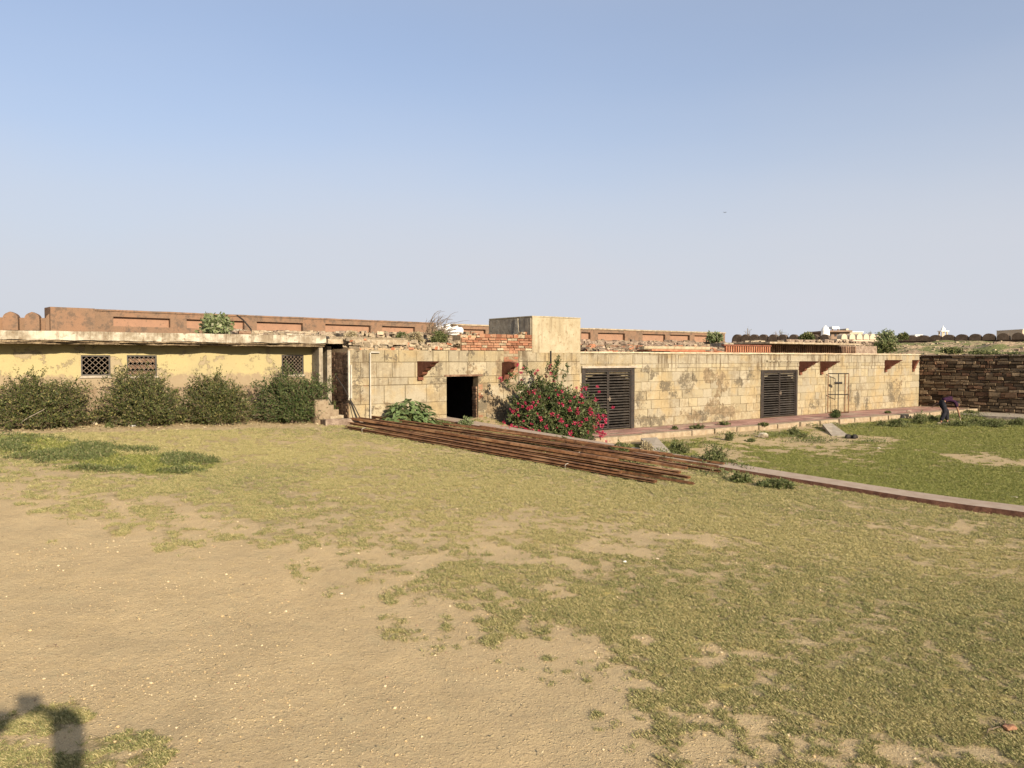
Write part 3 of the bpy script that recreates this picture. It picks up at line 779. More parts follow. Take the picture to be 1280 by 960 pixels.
# ================================================================== LONG STONE WING (right)
T_W0 = W.t(724); T_W1 = W.t(1149.5)
ZW = W.z(793, 441.6)
wing = empty("stone_wing", W.o, W.a, "long low wing of cream ashlar blocks with louvred steel gates and stained wall", "building")
g1 = (W.t(727), W.t(793), 0.25, W.z(793, 460.5)); g2 = (W.t(951), W.t(997), 0.25, W.z(997, 462.2))
opsW = [g1, g2]
wc = MB(); wallcore(wc, T_W0, T_W1 - .02, -0.3, ZW - 0.03, 0.014, 0.5, opsW)
wc.build("wall", MAT_MORTAR, wing)
nb = blocks(wing, "ashlar_block", MAT_ASH_W, T_W0, T_W1, 0.1, ZW, 0.0, 0.296, W.z(850, 476.5), 0.56, opsW, gap=0.011, bev=0.008, jit=.006)
en = MB(); en.box(T_W1 - .02, T_W1 + 0.003, 0.02, 9.0, -.3, ZW - .02); en.box(T_W0 - .03, T_W0, .03, 5, .9, ZW - .01)
en.build("end_wall", MAT_RUBBLED, wing)
# roof slab with an uneven lip
rf = MB(); rough_slab(rf, T_W0, T_W1 + .02, -0.045, 0.6, ZW, ZW + 0.045, 160, 0.03, 0.012); rf.box(T_W0, T_W1, .6, 9.0, ZW - .12, ZW + 0.02)
rf.build("roof", MAT_ROOFTOP, wing)
# dark rooms behind the gates
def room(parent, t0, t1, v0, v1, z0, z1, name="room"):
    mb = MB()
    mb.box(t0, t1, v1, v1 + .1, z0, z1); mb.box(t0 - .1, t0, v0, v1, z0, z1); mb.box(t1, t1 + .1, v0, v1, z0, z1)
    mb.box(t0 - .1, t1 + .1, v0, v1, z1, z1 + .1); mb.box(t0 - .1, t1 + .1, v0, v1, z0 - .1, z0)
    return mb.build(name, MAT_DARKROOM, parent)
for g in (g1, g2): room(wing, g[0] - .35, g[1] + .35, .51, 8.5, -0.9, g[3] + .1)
def arch_spandrel(g, v):
    """wall behind the louvres with an arched doorway cut in it"""
    t0, t1, z0, z1 = g; w = t1 - t0; cx = (t0 + t1) / 2; r = w / 2 * 0.975; ah = .40; spr = z1 - .13 - ah
    mb = MB(); n = 14
    for sgn in (-1, 1):
        poly = [(cx + sgn * w / 2, z0), (cx + sgn * w / 2, z1), (cx, z1)]
        poly += [(cx + sgn * r * math.sin(a), spr + ah * math.cos(a)) for a in [PI / 2 * i / n for i in range(n + 1)]]
        poly += [(cx + sgn * r, z0)]
        # fan strips so that the faces stay convex
        k = 3
        for i in range(n):
            p, q = poly[k + i], poly[k + i + 1]
            mb.prism([p, q, (cx + sgn * w / 2, q[1]), (cx + sgn * w / 2, p[1])], v, v + .25)
        mb.prism([(cx, z1), (cx + sgn * w / 2, z1), (cx + sgn * w / 2, spr + ah), (cx, spr + ah)], v, v + .25)
        mb.prism([(cx + sgn * r, z0), (cx + sgn * w / 2, z0), (cx + sgn * w / 2, spr), (cx + sgn * r, spr)], v, v + .25)
    return mb
SLATS = {}
def gate(parent, g, jambL, jambR, nsl):
    t0, t1, z0, z1 = g
    fr = MB()
    fr.box(t0 + .005, t0 + jambL, -.02, .07, z0 + .005, z1 - .006); fr.box(t1 - jambR, t1 - .005, -.02, .07, z0 + .005, z1 - .006)
    fr.box(t0 + jambL, t1 - jambR, -.018, .068, z1 - .055, z1 - .006)
    fr.build("gate_frame", MAT_GATE, parent)
    arch_spandrel((t0 + jambL * .7, t1 - jambR * .7, z0, z1 - .01), .074).build("arched_doorway", MAT_ASH_W, parent)
    a, b = t0 + jambL + .01, t1 - jambR - .01; c = (a + b) / 2
    for k, (p, q) in enumerate(((a, c - .006), (c + .006, b))):
        mb = MB(); s = .038
        mb.box(p, p + s, 0, .04, z0 + .03, z1 - .07); mb.box(q - s, q, 0, .04, z0 + .03, z1 - .07)
        mb.box(p + s, q - s, .002, .038, z0 + .03, z0 + .07); mb.box(p + s, q - s, .002, .038, z1 - .11, z1 - .07)
        leaf = mb.build("gate_leaf", MAT_GATE, parent)
        zz0, zz1 = z0 + .08, z1 - .12
        for i in range(nsl):
            z = zz0 + (i + .5) * (zz1 - zz0) / nsl; wd = q - p - 2 * s
            key = round(wd, 3)
            if key not in SLATS:
                sm = MB(); sm.prism([(-.03, -.018), (-.024, -.024), (.036, .012), (.03, .018)], -wd / 2, wd / 2)
                me = sm.mesh("slat", MAT_SLAT)
                me.transform(Matrix.Rotation(PI / 2, 4, 'Z')); SLATS[key] = me
            o = link("slat", SLATS[key], leaf); o.location = ((p + q) / 2, .02, z + random.uniform(-.004, .004)); o.rotation_euler = (random.uniform(-.12, .12), random.uniform(-.006, .006), 0)
        if k == 1:
            hb = MB(); hb.box(p - .05, p + .10, -.02, 0, (z0 + z1) / 2 + .0, (z0 + z1) / 2 + .025); hb.box(p + .02, p + .05, -.035, -.0, (z0 + z1) / 2 - .06, (z0 + z1) / 2 + .08)
            hb.build("latch", MAT_WIRE, leaf)
gate(wing, g1, .12, .16, 20); gate(wing, g2, .17, .13, 18)
# grey plaster strip between tower and first gate
# corbel brackets
def bracket(parent, t, ztop, Lh, h, mat=MAT_REDSTONE, w=0.15, broken=False):
    poly = [(0, 0), (0, -h * 1.28), (-.07, -h * 1.28), (-.07, -h), ]
    n = 4
    for i in range(n):
        v0 = .07 + (Lh - .07) * (i + .15) / n; z0_ = -h * (1 - i / n) + (h * .08 if i else 0)
        v1 = .07 + (Lh - .07) * (i + 1) / n
        poly += [(-v0, z0_), (-(v0 * .35 + v1 * .65), z0_ + h * .07), (-v1, z0_ + h * .17)]
    poly += [(-Lh, 0)]
    if broken: poly = [(0, 0), (0, -h * 1.3), (-.09, -h * 1.2), (-.16, -h * .75), (-.3, -h * .7), (-.42, -h * .35), (-.55, -h * .3), (-.6, -.02), (-.3, 0.03)]
    mb = MB(); mb.prism(poly, -w / 2, w / 2)
    me = mb.mesh("corbel_bracket", mat); me.transform(Matrix.Rotation(PI / 2, 4, 'Z') @ Matrix.Identity(4))
    # prism lies in x(=v) z; rotate so that x -> v axis
    o = link("corbel_bracket", me, parent); o.location = (t, 0.0, ztop); return o
for px, py, Lb in ((998.5, 451.5, .8), (1025, 451.5, .8), (1105.5, 450, .75), (1140, 450, .28)):
    bracket(wing, W.t(px) + .08, W.z(px, py), Lb, .42)
ld = MB(); ld.box(W.t(958), W.t(1000), -.05, .02, W.z(975, 452), W.z(975, 450.2)); ld.build("ledge", MAT_ASH_W, wing)
lt = MB(); lt.box(W.t(727) - .02, W.t(795), -.06, .02, W.z(760, 460) , W.z(760, 457.6)); lt.build("lintel", MAT_CONC, wing)
bk_o = [o for o in ()]

# things lying on the wing's roof
def roofthing(name, label, cat): return empty(name, W.o, W.a, label, cat)
zr = ZW + .02
dw = roofthing("roof_wall", "low stone wall darkened as shade under a pale slab on the roof above the second gate", "wall")
mb = MB(); mb.box(W.t(957, 1.5), W.t(1096, 1.5), 1.5, 1.9, zr, W.z(1000, 431, 1.5)); mb.build("wall", MAT_RUBBLED, dw)  # dark stone colour stands in for shade; the slab's deep overhang adds more
mb = MB(); z1_ = W.z(1000, 431, 1.5); rough_slab(mb, W.t(962, .5), W.t(1075, .5), .5, 2.3, z1_ + .003, z1_ + .07, 60, .05, .01); mb.build("slab", MAT_RUBBLE, dw)
mb = MB()
for i in range(46):
    t = W.t(958, 1.42) + i * .15; mb.box(t, t + .08, 1.40, 1.498, zr + .02, z1_ - .03)
mb.build("carved_row", MAT_OLDBRICK, dw, kind='stuff')
dw2 = roofthing("roof_wall", "long dark rubble wall farther back on the roof below the row of fort merlons", "wall")
mb = MB(); mb.box(W.t(985, 5), W.t(1120, 5), 5, 5.4, zr, W.z(1040, 425.5, 5)); mb.build("wall", MAT_RUBBLED, dw2)
rubble("loose_stones", dw2, [MAT_RUBBLED, MAT_RUBBLE], W.t(985, 5), W.t(1120, 5), 4.85, 5.1, lambda t, v: random.uniform(zr, W.z(1040, 426, 5)), 420, (.06, .16), lambda: 1 if random.random() < .18 else 0)
jr = roofthing("stone_grille", "fallen red sandstone balustrade lying on the wing roof", "balustrade")
ta, tb = W.t(903, .5), W.t(960, .5)
mb = MB(); mb.box(ta, tb, .35, .47, zr + .0, zr + .05); mb.box(ta - .1, tb, .35, .47, zr + .27, zr + .33); mb.build("rail", MAT_REDSTONE, jr)
n_ = 20; bal = MB(); bal.box(-.035, .035, .37, .45, .051, .268); balm = bal.mesh("baluster", MAT_BRICK)
for i in range(n_):
    o = link("baluster", balm, jr); o.location = (ta + .08 + (tb - ta - .16) * i / (n_ - 1), 0, zr)
bl = roofthing("stone_slab", "long pale yellow stone beam lying on red slabs on the wing roof", "stone slab")
mb = MB(); mb.bbox(W.t(806, .6), W.t(888, .6), .6, .85, W.z(850, 437.2, .6), W.z(850, 433.2, .6), .03, 0, .01); mb.build("beam", MAT_TOWER, bl)
mb = MB(); mb.bbox(W.t(838, .3), W.t(908, .3), .3, 1.1, zr, zr + .06, .01, 0, .006); mb.bbox(W.t(815, .5), W.t(882, .5), .5, 1.2, zr + .063, zr + .12, .01, 0, .006); mb.build("red_slabs", MAT_BRICK, bl)
rs = roofthing("stone_slab", "dark red slabs stacked on the roof beside the fallen balustrade", "stone slab")
mb = MB(); mb.bbox(W.t(918, 1.6), W.t(953, 1.6), 1.6, 2.1, zr, W.z(935, 431, 1.6), .02, 0, .01); mb.build("slab", MAT_REDSTONE, rs)
mb = MB(); mb.bbox(W.t(905, 2.2), W.t(990, 2.2), 2.2, 2.9, zr, W.z(935, 429.5, 2.2), .02, 0, .02); mb.build("back_slab", MAT_CEMENT, rs)
rb = roofthing("rubble_bank", "band of dark broken stone along the roof below the fort parapet", "rubble")
zt = W.z(800, 427.0, 5.3)
mb = MB(); rough_slab(mb, W.t(726, 5.3), W.t(965, 5.3), 5.3, 6.4, zr, zt, 120, .15, .06); mb.build("bank", MAT_RUBBLED, rb)
rubble("loose_stones", rb, [MAT_RUBBLED, MAT_RUBBLE], W.t(726, 5.2), W.t(965, 5.2), 4.5, 5.6, lambda t, v: zr + (v - 4.5) / 1.1 * (zt - zr + .05) * random.uniform(.85, 1.0), 1500, (.05, .16), lambda: 1 if random.random() < .3 else 0)
rb2 = roofthing("rubble_bank", "row of grey brown broken masonry on the roof edge right of the tower", "rubble")
zt2 = W.z(800, 432, 2.4)
mb = MB(); rough_slab(mb, W.t(730, 2.4), W.t(905, 2.4), 2.4, 3.2, zr, zt2, 120, .12, .04); mb.build("bank", MAT_OLDBRICK, rb2)
rubble("loose_stones", rb2, [MAT_RUBBLED, MAT_BRICK, MAT_RUBBLE], W.t(730, 2.2), W.t(905, 2.2), 1.2, 2.7, lambda t, v: zr + (v - 1.2) / 1.5 * (zt2 - zr) * random.uniform(.6, 1.05), 900, (.05, .15), lambda: random.choice((0, 0, 0, 2, 1)))
# debris heap at px 960-1000 on the roof
rb3 = roofthing("rubble_bank", "pale earth heap on the roof left of the long pale slab", "rubble")
rubble("loose_stones", rb3, [MAT_RUBBLE], W.t(944, 2.9), W.t(987, 2.9), 2.6, 3.4, lambda t, v: random.uniform(zr, W.z(960, 428.5, 2.6)), 260, (.08, .2))

# ================================================================== CENTRAL BLOCK WITH TOWER
blk = empty("stone_block", C.w(0, 0, 0), C.a, "central half sunken ashlar block with open dark doorway and square tower above", "building")
ZC = C.z(500, 437.5)
dr_ = (C.t(558.5), C.t(598), -0.5, C.z(578, 470.5))
door_ext = (C.t(594.5), C.t(603), -.5, C.z(598, 470.5))          # ragged brick jamb
opsC = [dr_]
mb = MB(); wallcore(mb, C_L, C_R, -0.4, ZC - .01, .018, .26, opsC); mb.build("wall", MAT_MORTAR, blk)
broken = lambda t, z: (C.t(630) < t < C.t(647) and C.z(635, 476) < z < C.z(635, 444)) or (C.t(599) < t < C.t(604) and z < C.z(598, 470)) or (C.t(454.5) < t < C.t(460) and C.z(457, 500) < z < C.z(457, 478))
TT0, TT1 = C.t(665), C_R
blocks(blk, "ashlar_block", MAT_ASH_C, C_L, C_R, 0.3, ZC, 0.0, 0.345, C.z(500, 487), 0.52, opsC + [(C.t(630), C.t(648), C.z(640, 478), C.z(640, 437))], gap=0.011, proud=.012, bev=.009, skip=broken)
# exposed brick where the facing has gone
blocks(blk, "brick", MAT_BRICKO, C.t(630), C.t(648), C.z(640, 478), C.z(640, 437), 0.02, 0.075, 0, 0.2, [], gap=.012, thick=.05, wj=.15, jit=.006, proud=.02, bev=.006)
blocks(blk, "brick", MAT_BRICKO, C.t(598.3), C.t(604), C.z(600, 525), C.z(600, 471), 0.022, 0.075, 0, 0.17, [], gap=.012, thick=.04, wj=.3, jit=.008, proud=.012, bev=.006)
blocks(blk, "brick", MAT_BRICKO, C.t(454.5), C.t(460.2), C.z(457, 500), C.z(457, 478), 0.02, 0.075, 0, 0.2, [], gap=.012, thick=.04, wj=.15, jit=.006, proud=.02, bev=.006)
# jamb bricks inside the doorway (right reveal)
jb = MB()
for i in range(24):
    z = dr_[2] + .45 + i * .075
    if z > dr_[3] - .03: break
    jb.box(dr_[1] - .02 - random.uniform(0, .03), dr_[1] + .01, .06 + random.uniform(0, .02), .25, z, z + .062)
jb.build("jamb_brickwork", MAT_OLDBRICK, blk, kind='stuff')
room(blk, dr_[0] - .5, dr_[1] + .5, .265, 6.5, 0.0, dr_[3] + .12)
mb = MB(); mb.box(dr_[0] - .08, dr_[1] + .12, -.02, .5, dr_[3] + .002, dr_[3] + .05); mb.build("lintel", MAT_OLDBRICK, blk)
mb = MB(); mb.box(dr_[0] - .1, dr_[1] + .1, -.45, .22, ground_h(*C.w((dr_[0] + dr_[1]) / 2, 0, 0).xy) - .3, C.z(578, 526.3)); mb.build("threshold", MAT_CONC, blk)
# upper courses of brick: right part
TB0 = C.t(577)
ZB = C.z(640, 418)
mb = MB(); mb.box(TB0, TT0, .05, .45, ZC - .01, ZB - .05); mb.build("brick_core", MAT_BRICKM, blk)
def ragged(t, z):
    top = ZB - .10 * fbm(t * 3, 1.0, 1.0, 3) - (0.10 if t < C.t(600) else 0)
    return z > top
blocks(blk, "brick", MAT_BRICKO, TB0, TT0, ZC + .003, ZB, 0.0, 0.068, 0, 0.2, [], gap=.012, thick=.06, wj=.2, jit=.006, proud=.02, skip=ragged, bev=.007)
# upper courses left part: low ragged pale and orange courses
TBL = C_L + .25
mb = MB(); mb.box(C_L + .05, TB0, .08, .5, ZC - .01, ZC + .05); mb.build("wall_head", MAT_BRICKM, blk)
blocks(blk, "brick", MAT_BRICKO, C.t(455), TB0, ZC + .003, ZC + .075, 0.01, 0.07, 0, 0.2, [], gap=.012, thick=.07, wj=.2, jit=.008, proud=.02, skip=lambda t, z: fbm(t * 2.0, 3.0, 1.0, 3) > .56, bev=.007)
mb = MB(); mb.box(C_L, C_R, .3, 8, ZC - .12, ZC + .02); mb.build("roof", MAT_ROOFTOP, blk)
# left side wall (brick, in shade) going back
sb = MB(); sb.box(C_L - .02, C_L + .12, .02, 8, -.3, ZC + .02); sb.build("side_wall", MAT_BRICKM, blk)
sbk = MB()
for r in range(44):
    z = .5 + r * .072
    if z + .06 > ZC: break
    v = .05 + (.1 if r % 2 else 0)
    while v < 1.28:
        sbk.box(C_L - .03 - random.uniform(0, .012), C_L, v, min(v + .2, 1.29), z, z + .058, 0); v += .215
sbk.build("side_brickwork", MAT_OLDBRICK, blk, kind='stuff')
rubble('edge_rubble', blk, [MAT_RUBBLE, MAT_BRICK], C_L + .1, TB0, .02, 1.0, lambda t, v: ZC + max(0.0, float(fbm(t, v, 2.2, 4)) - .42) * .7, 520, (.04, .11), lambda: 1 if random.random() < .08 else 0)
rubble('edge_rubble', blk, [MAT_BRICK, MAT_RUBBLE], TB0, TT0 - .1, .02, .5, lambda t, v: ZB - .08 + max(0.0, float(fbm(t, v + 4, 2.5, 4)) - .45) * .5, 110, (.04, .10), lambda: random.choice((0, 1, 1)))
# stepped rubble terraces behind the wall head
def terrace(v0, v1, ztop, pxa, pxb, n, mats, lab=None):
    ta, tb = C.t(pxa, v0), C.t(pxb, v0)
    mb = MB(); rough_slab(mb, ta, tb, v0, v1, ZC, ztop, 90, .08, .03); mb.build("terrace", MAT_RUBBLE, blk)
    rubble("loose_stones", blk, mats, ta, tb, v0 - .18, v0 + .25, lambda t, v: random.uniform(ZC, ztop + .03), n, (.04, .12), lambda: random.choice((0, 0, 0, 1)))
terrace(1.0, 2.2, C.z(500, 431, 1.0), 436, 600, 420, [MAT_RUBBLE, MAT_BRICK])
terrace(2.2, 3.4, C.z(500, 424.5, 2.2), 432, 600, 460, [MAT_RUBBLE, MAT_RUBBLED])
terrace(3.4, 7.0, C.z(500, 417.5, 3.4), 430, 575, 520, [MAT_RUBBLE, MAT_RUBBLED])
# tower
ZT = C.z(665, 396); TD = 2.1
tw = MB(); tw.box(TT0, TT1, -.012, TD, C.z(690, 441), ZT - .001)
tower = tw.build("tower", MAT_TOWER, blk)
cs = MB(); cs.box(TT0 - .022, TT0 - .001, .03, TD, ZC - .05, ZT - .02); cs.box(TT0 - .035, TT0 - .022, .03, .5, ZC, ZT - .03); cs.build("grey_side", MAT_CEMENT, tower)
wr = MB(); wr.prism([(.62, ZT - .02), (.74, ZT - .02), (.78, ZB + .1), (.98, ZB - .05), (.42, ZB - .05), (.58, ZB + .12)], TT0 - .040, TT0 - .0225)
wm = wr.mesh("limewash_run", MAT_EAVE); wm.transform(Matrix(((0, 1, 0, 0), (1, 0, 0, 0), (0, 0, 1, 0), (0, 0, 0, 1)))); link("limewash_run", wm, tower)
cp = MB(); rough_slab(cp, TT0 - .02, TT1 + .015, -.03, TD, ZT, ZT + .03, 30, .02, .01); cp.build("coping", MAT_TOWER, tower)
pp = MB(); pp.tube([C.w(0, 0, 0) * 0 + Vector((C.t(687.5), -.04, C.z(687, 456))), Vector((C.t(687.5), -.04, C.z(687, 438.5)))], .022); pp.build("iron_rod", MAT_BLACK, blk)
bracket(blk, C.t(521) + .08, C.z(522, 451.5), .85, .38)
bracket(blk, C.t(627) + .08, C.z(627, 453), .8, .40, broken=True)
tws = MB(); tws.box(C_R - .01, C_R + .012, .0, 1.0, -.2, ZT - .02); tws.build("tower_right_face", MAT_TOWER, blk)
# pipes and cable
pi = MB(); x = C.t(461.5); za = float(ground_h(*C.w(x, -.1, 0).xy)); pi.tube([(x, -.06, za), (x, -.06, C.z(461, 441)), (x + .01, -.06, C.z(461, 440.3)), (x + .25, -.06, C.z(461, 440.5))], .018, 8)
o = pi.build("drain_pipe", MAT_PIPE, blk)
pi = MB(); x = C_L - .04; pi.tube([(x, -.05, C.z(436, 500)), (x, -.05, C.z(436, 438))], .028, 8); pi.tube([(x + .06, -.045, C.z(436, 498)), (x + .06, -.045, C.z(436, 456))], .02, 6)
pi.build("drain_pipe", MAT_PIPE, blk)
cable = MB(); Pq = lambda px, py, v: (lambda h: (h[0], v, h[1]))(C.hit(px, py, v))
cable.tube([Pq(420, 470, -.03), Pq(430, 485, -.03), Pq(437, 498, -.06), Pq(443, 508, -.12), Pq(449, 520, -.2), Pq(455, 529, -.28)], .014, 6)
cable.tube([Pq(437, 498, -.07), Pq(441, 508, -.14), Pq(445, 519, -.22), Pq(449, 529, -.3)], .012, 6)
cable.build("cable", MAT_BLACK, blk)
lr = MB(); lr.tube([Pq(687, 445, -.05), Pq(690, 446, -.05)], .01); 

# ================================================================== YELLOW WING (left)
T_L0 = L.t(-60); T_L1 = 0.0
yw = empty("yellow_wing", L.o, L.a, "low yellow plastered wing with broken lime washed eave behind the bushes", "building")
wins = []
for (a, b, zt_, zb_) in ((101, 138, 444, 469.5), (158.5, 196, 444, 470), (352, 379.5, 443.5, 468)):
    wins.append((L.t(a), L.t(b), L.z((a + b) / 2, zb_), L.z((a + b) / 2, zt_)))
ZE1 = L.z(200, 430.5, -.55)                                  # underside of the eave
ZE2 = L.z(200, 416.2, -.55)
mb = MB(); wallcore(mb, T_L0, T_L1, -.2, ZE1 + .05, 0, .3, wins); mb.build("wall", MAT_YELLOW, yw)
mb = MB(); rough_slab(mb, T_L0, C_L * 0 - .3 , -.62, 6.5, ZE1 + .065, ZE2, 420, .05, .022); mb.build("roof", MAT_EAVE, yw)
mb = MB(); rough_slab(mb, T_L0, -.28, -.58, .2, ZE1 + .03, ZE1 + .062, 420, .09, .02); rough_slab(mb, T_L0, -.3, -.52, .2, ZE1 - .012, ZE1 + .027, 420, .12, .018)
mb.build("eave_layers", MAT_EAVEB, yw)
mb = MB(); rough_slab(mb, -.3, 1.9, -.75, 6.5, ZE1 + .05, ZE2 - .07, 40, .08, .03); rough_slab(mb, -.6, 2.4, -.1, 6.5, ZE2 - .068, ZE2 + .0, 40, .08, .03); mb.build("roof_end", MAT_RUBBLE, yw)
mb = MB(); mb.box(-.42, -.32, -.45, -.001, -.2, ZE1 + .0); mb.box(-.16, -.05, -.35, -.002, -.2, ZE1 + .0); mb.build("pier", MAT_CEMENT, yw)
room(yw, T_L0, T_L1 - .1, .31, 4.0, 1.0, ZE1)
WIRE = {}
for wi, w in enumerate(wins):
    fr = MB(); s = .03
    fr.box(w[0], w[0] + s, .02, .06, w[2], w[3]); fr.box(w[1] - s, w[1], .02, .06, w[2], w[3]); fr.box(w[0] + s, w[1] - s, .022, .058, w[3] - s, w[3]); fr.box(w[0] + s, w[1] - s, .022, .058, w[2], w[2] + s)
    f = fr.build("window", MAT_GATE, yw)
    p = .115 if wi == 0 else .09; a0, a1, b0, b1 = w[0] + .02, w[1] - .02, w[2] + .02, w[3] - .02
    H = b1 - b0; Wd = a1 - a0
    for sg in (1, -1):
        k = -H
        while k < Wd:
            x0, x1 = max(k, 0), min(k + H, Wd)
            if x1 - x0 > .03:
                z0_, z1_b = (x0 - k), (x1 - k)
                if sg < 0: z0_, z1_b = H - z0_, H - z1_b
                wb = MB(); wb.tube([(a0 + x0, .04 + sg * .005, b0 + z0_), (a0 + x1, .04 + sg * .005, b0 + z1_b)], .005, 4)
                wb.build("wire", MAT_WIRE, f)
            k += p
    sl = MB(); sl.box(w[0] - .03, w[1] + .03, -.03, .29, w[2] - .05, w[2] - .002); sl.build("sill", MAT_CONC, yw)
    if wi == 1:
        for j in range(3):
            wb = MB(); wb.box(w[0] + .03, w[1] - .03, .065, .075, w[2] + .02 + j * .14, w[2] + .10 + j * .14); wb.build("shutter_board", MAT_OLDBRICK, f)
pl = MB(); pl.box(T_L0, -.45, -.05, -.003, -.2, L.z(200, 484)); pl.build("plinth", MAT_OLDPL, yw)

# steps in the recess
st = empty("stone_steps", C.w(C_L, 0, 0), C.a, "short flight of worn whitish steps in the dark recess left of the block", "steps")
for i in range(5):
    zb = C.z(432, 528); mb = MB(); x1 = -.02 - i * .13
    mb.bbox(x1 - .35, x1, .02, 1.25, zb - .4, zb + .05 + i * .13, .02, 0, .012); mb.build("step", MAT_OLDPL if i != 1 else MAT_RUBBLE, st)
mb = MB(); mb.bbox(-.75, .2, -.35, 0.0, C.z(432, 526) - .5, C.z(425, 523), .02, 0, .02); mb.build("landing", MAT_RUBBLED, st)

# rubble on the yellow roof
rr = empty("rubble_bank", L.o, L.a, "low broken whitish masonry along the roof edge of the yellow wing", "rubble")
z2 = L.z(380, 414.5, 3.5)
mb = MB(); rough_slab(mb, L.t(300, 3.5), L.t(440, 3.5), 3.5, 6.0, ZE2 - .05, z2, 80, .12, .03); mb.build("bank", MAT_RUBBLE, rr)
rubble("loose_stones", rr, [MAT_RUBBLE, MAT_RUBBLED, MAT_EAVE], L.t(296, 3.4), L.t(440, 3.4), 2.2, 3.8, lambda t, v: ZE2 + (v - 2.2) / 1.6 * (z2 - ZE2) * random.uniform(.7, 1), 700, (.04, .13), lambda: random.choice((0, 0, 1, 2)))

# ================================================================== FORT PARAPETS
_t, _z, _k = L.hit(300, 394.5, 7.5)
B1 = Frame(EYE + ray(300, 394.5) * _k, slope=0.95)
Z1 = B1.z(300, 394.6)
para = empty("fort_parapet", B1.o, B1.a, "long terracotta plastered fort parapet with recessed panels behind the yellow wing", "parapet wall")
b0_, b1_ = B1.t(119), B1.t(543)
mb = MB(); mb.box(b0_, b1_, .16, .6, 0, Z1 - .02); mb.build("wall", MAT_PARA, para)
pz0, pz1 = B1.z(350, 413.2), B1.z(350, 403.0)
panels = [(142.5, 213.5), (234, 306), (321.5, 379), (407, 463.5), (478, 519)]
mb = MB(); mb.box(b0_, b1_, 0, .158, pz1, Z1 - .021); mb.box(b0_, b1_, 0, .158, .0, pz0)
es = [b0_] + [B1.t(p) for pr in panels for p in pr] + [b1_]
for i in range(0, len(es), 2): mb.box(es[i], es[i + 1], .001, .157, pz0, pz1)
mb.build("frame_bands", MAT_PARA, para)
for pa, pb in panels:
    m2 = MB(); m2.box(B1.t(pa) + .004, B1.t(pb) - .004, .13, .159, pz0 + .003, pz1 - .003); m2.build("panel", MAT_PANEL, para)
cpz = MB(); rough_slab(cpz, b0_ - .02, b1_ + .02, -.03, .63, Z1 - .02, Z1 + .03, 200, .01, .012); cpz.build("coping", MAT_PARA, para)
pr_ = MB(); pt0, pt1 = B1.t(64, -.5), B1.t(119.5, -.5); pr_.box(pt0, pt1, -.5, .15, 0, B1.z(90, 384.5, -.5)); pr_.build("end_pier", MAT_PARA, para)

_t, _z, _k = W.hit(740, 411.3, 7.0)
B2 = Frame(W.w(_t, 7.0, 0), slope=0.75)
Z2 = _z
para2 = empty("fort_parapet", B2.o, B2.a, "farther terracotta fort parapet with small panels behind the tower and long wing", "parapet wall")
b0_, b1_ = B2.t(566), B2.t(906)
mb = MB(); mb.box(b0_, b1_, .16, .6, 0, Z2 - .02); mb.build("wall", MAT_PARA, para2)
pz0, pz1 = B2.z(790, 426), B2.z(790, 417.0)
panels = [(579, 607), (617, 660), (668, 700), (706, 719), (726.5, 738), (747.5, 781), (803, 831.5), (837.5, 862), (868, 890)]
mb = MB(); mb.box(b0_, b1_, 0, .158, pz1, Z2 - .021); mb.box(b0_, b1_, 0, .158, 0, pz0)
es = [b0_] + [B2.t(p) for pr in panels for p in pr] + [b1_]
for i in range(0, len(es), 2): mb.box(es[i], es[i + 1], .001, .157, pz0, pz1)
mb.build("frame_bands", MAT_PARA, para2)
for pa, pb in panels:
    m2 = MB(); m2.box(B2.t(pa) + .004, B2.t(pb) - .004, .13, .159, pz0 + .003, pz1 - .003); m2.build("panel", MAT_PANEL, para2)
cpz = MB(); rough_slab(cpz, b0_ - .02, b1_ + .02, -.04, .63, Z2 - .02, Z2 + .035, 160, .02, .02); cpz.build("coping", MAT_RUBBLE, para2)

def merlon_mesh(w, h, d, mat, pointed=True):
    poly = [(-w / 2, 0)]; n = 10
    sh = h * .58 if pointed else h * .3
    poly.append((-w / 2, sh))
    for i in range(1, n):
        a = PI * i / n
        x = -w / 2 * math.cos(a); zz = math.sin(a) ** (0.8 if pointed else 1.0)
        poly.append((x, sh + (h - sh) * zz * (1 if not pointed else .9) + (0 if not pointed else (h - sh) * .1 * max(0, 1 - abs(x) / (w * .18)))))
    poly += [(w / 2, sh), (w / 2, 0)]
    mb = MB(); mb.prism(poly, 0, d); return mb.mesh("merlon", mat)
MF = Frame((EYE + ray(62, 412) * 21.5), slope=0.35)
mw = empty("fort_parapet", MF.o, MF.a, "terracotta battlement with round topped merlons at the far left", "parapet wall")
zb_ = MF.z(40, 413); mb = MB(); mb.box(MF.t(-60), MF.t(66), 0, .5, 0, zb_); mb.build("wall", MAT_PARA, mw)
mb = MB(); mb.box(MF.t(-60), MF.t(66), .12, .45, zb_, MF.z(40, 397)); mb.build("back_wall", MAT_PARA, mw)
dt = MF.t(42) - MF.t(15); mm_ = merlon_mesh(dt * .70, MF.z(15, 389.5) - zb_, .3, MAT_PARA)
for i in range(-2, 3):
    o = link("merlon", mm_, mw); o.location = (MF.t(14.5) + (i) * dt, -.06, zb_)

